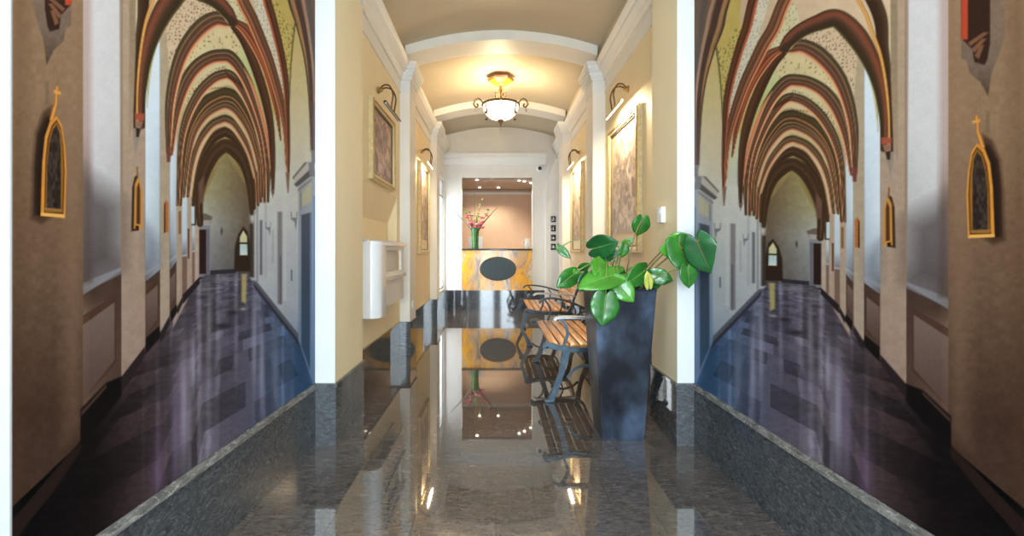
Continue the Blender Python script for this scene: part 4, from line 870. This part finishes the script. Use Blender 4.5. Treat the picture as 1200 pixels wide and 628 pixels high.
def bench(lab, x, y0, y1, style, m_near):
    """bench against the right wall: front faces the hall (-x); ends at y0 and y1"""
    o = thing('park_bench', (x, (y0+y1)/2, 0), lab, 'bench', 'slatted benches along the right wall'); H = (y1-y0)/2
    for k in range(6):
        slat(.0+.082*k, .070+.082*k, .448+(.004 if k in (0, 5) else 0), .472, -H+.015, H-.015).build('seat_slat', M_WOOD, o)
    for k in range(4):
        z = .545+.078*k; xb = .535+.16*(z-.47)/.4
        q = MB().box(-.011, -H+.015, -.032, .011, H-.015, .032, .005); bmesh.ops.rotate(q.b, verts=q.b.verts, cent=(0, 0, 0), matrix=Matrix.Rotation(.37, 3, 'Y')); bmesh.ops.translate(q.b, verts=q.b.verts, vec=(xb-.02, 0, z))
        q.build('back_slat', M_WOOD, o)
    for e, yy in ((0, -H), (1, H)):
        mm = m_near if e == 0 else M_IRON
        fr = strap([(-.03, .438), (-.045, .455), (-.02, .468), (.06, .452), (.16, .435), (.30, .432), (.42, .436), (.50, .445), (.545, .50), (.585, .62), (.64, .76), (.69, .87)], .050, [.044]*3+[.040]*3+[.026]*6)
        f = fr.build('end_frame', mm, o); f.location = (0, yy, 0)
        if style == 'straight':
            lp = [(.13, .435), (.115, .36), (.085, .24), (.045, .12), (.01, .04), (-.005, .0)]; rp = [(.46, .435), (.475, .34), (.50, .22), (.545, .10), (.585, .0)]
        else:
            lp = [(.02, .45), (-.035, .42), (-.075, .33), (-.10, .25), (-.085, .20), (-.045, .12), (-.01, .05), (.01, .0)]; rp = [(.47, .435), (.50, .34), (.53, .24), (.545, .14), (.58, .05), (.60, 0)]
        for nm, P in (('front_leg', lp), ('rear_leg', rp)):
            lg = strap(P, .044, [.056, .044, .044, .054]); fx = P[-1][0]
            lg.box(fx-.045, -.032, 0, fx+.035, .032, .022, .006)
            lg.build(nm, mm, f)
        q = strap([(.14, .20 if style == 'straight' else .22), (.20, .27), (.30, .30), (.40, .27), (.47, .22)], .022, .020); q.build('brace', mm, f)
        if style == 'straight': ap = [(.03, .675), (.05, .697), (.14, .70), (.28, .696), (.42, .680), (.56, .655)] if e == 0 else [(.03, .665), (.07, .70), (.16, .72), (.28, .705), (.42, .66), (.56, .60)]
        else: ap = [(.05, .665), (.09, .688), (.20, .69), (.36, .685), (.50, .675), (.60, .66)] if e == 0 else [(.0, .66), (.05, .695), (.16, .70), (.28, .685), (.40, .66), (.56, .61)]
        ar = strap(ap, .062, .022).build('armrest', M_ARM if e == 0 else M_IRON, f)
        x0 = ap[1][0]
        strap([(x0+.03, ap[1][1]-.005), (x0+.075, .63), (x0+.09, .56), (x0+.07, .50), (x0+.05, .45)], .026, .022).build('arm_post', mm, f)
        strap([(.40, .672 if e == 0 else .64), (.44, .58), (.42, .50), (.40, .445)], .022, .018).build('rear_arm_post', mm, f)
    rod = MB(); 
    for xx in (.05, .44): rod.tube([(xx, -H, .43), (xx, H, .43)], .008, 8)
    rod.build('stretcher', M_IRON, o)
    return o
bench('nearer slatted bench with straight iron legs, half hidden behind the planter', .455, 3.82, 5.18, 'straight', M_IRONB)
bench('farther slatted bench with curved iron legs near the reception', .44, 6.05, 7.38, 'curved', M_IRON)

# ---------------------------------------------------------------- planter and plant
px_, py_ = .842, 3.185
pl = thing('planter', (px_, py_, 0), 'tall tapered dark metal planter by the right pillar', 'planter')
def frus(m, h0, z0, h1, z1):
    A = [m.b.verts.new((a*h0, c*h0, z0)) for a, c in ((-1, -1), (1, -1), (1, 1), (-1, 1))]; B = [m.b.verts.new((a*h1, c*h1, z1)) for a, c in ((-1, -1), (1, -1), (1, 1), (-1, 1))]
    return A, B
m = MB(); A, B = frus(m, .140, 0, .203, 1.0); C_, D_ = frus(m, .185, .93, .188, 1.0)
m.b.faces.new(A[::-1])
for k in range(4):
    j = (k+1) % 4
    m.b.faces.new((A[k], A[j], B[j], B[k])); m.b.faces.new((B[k], B[j], D_[j], D_[k])); m.b.faces.new((D_[k], D_[j], C_[j], C_[k]))
m.b.faces.new(C_)
bmesh.ops.bevel(m.b, geom=[e for e in m.b.edges if abs(e.verts[0].co.z-e.verts[1].co.z) > .5], offset=.008, segments=2, affect='EDGES')
m.build('pot', M_PLANT, pl)
rim = MB()
for k in range(4):
    a, c = ((-1, -1), (1, -1), (1, 1), (-1, 1))[k], ((1, -1), (1, 1), (-1, 1), (-1, -1))[k]
    rim.tube([(a[0]*.198, a[1]*.198, .996), (c[0]*.198, c[1]*.198, .996)], .008, 6)
rim.build('rim', M_PLANT, pl)
q = MB(); q.box(-.184, -.184, .90, .184, .184, .945, .01); q.build('soil', M_SOIL, pl)
plant = thing('leafy_plant', (px_, py_, .945), 'green plant with big heart-shaped leaves growing from the dark planter', 'plant')
root = Vector((px_, py_, .945))
def heart(L, Wd, fold, droop, lobe=.26, slits=0, nt=22, ns=8):
    """heart-shaped blade: notch at the stalk, two rounded lobes, pointed tip"""
    m = MB(); rows = []
    for i in range(nt+1):
        t = i/nt; w = Wd/2*(1-t)*(1+2.6*t)/1.25; row = []
        if t > .85: w = max(w, Wd*.012)
        for j in range(-ns, ns+1):
            s = j/ns; a = abs(s)
            ww = w
            if slits and .12 < t < .8 and (i % 5) in (2, 3): ww = w*(1-.42*max(0, a-.35))
            x = s*ww
            y = L*t-lobe*L*(math.sin(PI*a**.85)**.8 if 0 < a < 1 else 0)*(1-t)**2.4+.10*L*a*a*(1-t)*t
            z = fold*abs(x)*(1-.5*a)-droop*L*t*t-.25*fold*Wd*a**3+.010*Wd*math.sin(t*19+a*2)*a
            row.append(m.b.verts.new((x, y, z)))
        rows.append(row)
    for A, B in zip(rows[:-1], rows[1:]):
        for k in range(len(A)-1): m.b.faces.new((A[k], A[k+1], B[k+1], B[k]))
    return m
def leaf(px, py, d, L, Wd, ang, mtl, pitch=0.0, roll=0.0, fold=.18, droop=.18, slits=0, stem=M_STEM, src=None, bend=.10):
    """px, py: middle of the blade; ang: where the tip points in the picture plane (0 right, 90 up); pitch tips the tip towards the hall's entrance"""
    P = at(px, py, d)-root
    a = math.radians(ang); T = Vector((math.cos(a), 0, math.sin(a))); N = Vector((0, -1, 0)); R = T.cross(N)
    rm = Matrix.Rotation(math.radians(pitch), 3, R); T = rm @ T; N = rm @ N
    rr = Matrix.Rotation(math.radians(roll), 3, T); N = rr @ N; R = T.cross(N)
    m = heart(L, Wd, fold, droop, slits=slits)
    M3 = Matrix((R, T, N)).transposed()
    base = P-T*L*.5
    bmesh.ops.transform(m.b, matrix=Matrix.Translation(base) @ M3.to_4x4(), verts=m.b.verts)
    o = m.build('leaf', mtl, plant)
    sm = o.modifiers.new('thickness', 'SOLIDIFY'); sm.thickness = .0022; sm.offset = 0
    s0 = Vector(src if src else (random.uniform(-.07, .07), random.uniform(-.07, .07), 0))
    mid = (s0+base)*.5+Vector((0, 0, bend))+(Vector((base.x, base.y, 0))-s0)*.08
    v = MB().tube(spline([s0, mid, base, base+T*L*.04], 8), [.0048]*9+[.0042]*8+[.0032]*8, 7)
    v.tube([base+T*L*k/6-N*(-.0022)-N*(.18*0)+N*(-droop*L*(k/6)**2) for k in range(0, 6)], [.0032, .003, .0026, .002, .0016, .001], 6)
    v.build('leaf_stalk', stem, o)
    return o
G, GL, GD = M_LEAF, M_LEAFL, M_LEAFD
leaf(750.5, 267, 3.12, .125, .125, -96, G, pitch=-18, fold=.25, src=(.03, 0, 0), stem=M_STEMB, bend=.12)                 # top
leaf(708, 288, 3.05, .185, .165, 18, GD, pitch=48, roll=0, fold=.12, bend=.14)
leaf(714, 297, 3.12, .13, .11, 4, GD, pitch=40, fold=.1)
leaf(702.5, 308, 2.98, .135, .115, 78, GL, pitch=-30, fold=.2, bend=.05)
leaf(702, 326, 2.90, .29, .19, 190, GL, pitch=22, roll=46, fold=.16, bend=.16)
leaf(708, 364.5, 2.86, .185, .185, -98, G, pitch=8, fold=.16, droop=.1, bend=.22)
leaf(732, 341, 2.90, .17, .145, -50, GL, pitch=20, fold=.2, bend=.14)
leaf(730.5, 295, 3.1, .08, .075, -100, G, pitch=0, bend=.08)
leaf(746, 325, 2.92, .16, .15, 215, G, pitch=25, roll=-20, fold=.2, bend=.1)
leaf(760, 327, 2.95, .10, .06, 100, M_LEAFY, pitch=20, fold=.25, bend=.05)
leaf(776.5, 325.5, 2.98, .13, .11, -20, G, pitch=20, roll=10, fold=.2, bend=.08)
leaf(790.5, 291, 2.86, .185, .165, 190, GL, pitch=26, roll=-10, fold=.15, src=(.06, -.02, 0), stem=M_STEMB, bend=.05)
leaf(803, 302, 2.82, .20, .19, -70, G, pitch=14, fold=.14, droop=.12, src=(.07, 0, 0), stem=M_STEMB, bend=.06)
leaf(825, 302, 2.72, .215, .20, -70, GD, pitch=6, roll=34, fold=.14, src=(.08, .02, 0), stem=M_STEMB, bend=.07)
leaf(807.5, 325.5, 2.78, .125, .11, -84, G, pitch=5, fold=.14, src=(.08, -.03, 0), bend=.05)
leaf(798, 281, 2.86, .12, .11, 20, GL, pitch=30, fold=.15, src=(.05, 0, 0), stem=M_STEMB, bend=.05)
leaf(664, 328, 3.12, .155, .125, 215, G, pitch=22, fold=.2, bend=.14)
leaf(661.5, 296, 3.15, .105, .06, -45, G, pitch=20, fold=.3, bend=.2)
leaf(676, 322, 3.15, .09, .07, 120, GL, pitch=30, fold=.2, bend=.1)
leaf(686, 312, 3.2, .08, .06, 30, G, pitch=40, fold=.2, bend=.1)
leaf(737, 283, 3.15, .075, .05, 30, GL, pitch=30, fold=.3, bend=.1)
leaf(722, 330, 2.98, .14, .12, 250, GD, pitch=20, fold=.2, bend=.08)
leaf(684, 332, 3.05, .12, .10, 240, GD, pitch=15, fold=.2, bend=.1)
leaf(764, 331, 3.05, .13, .11, 200, GD, pitch=25, fold=.2, bend=.06)
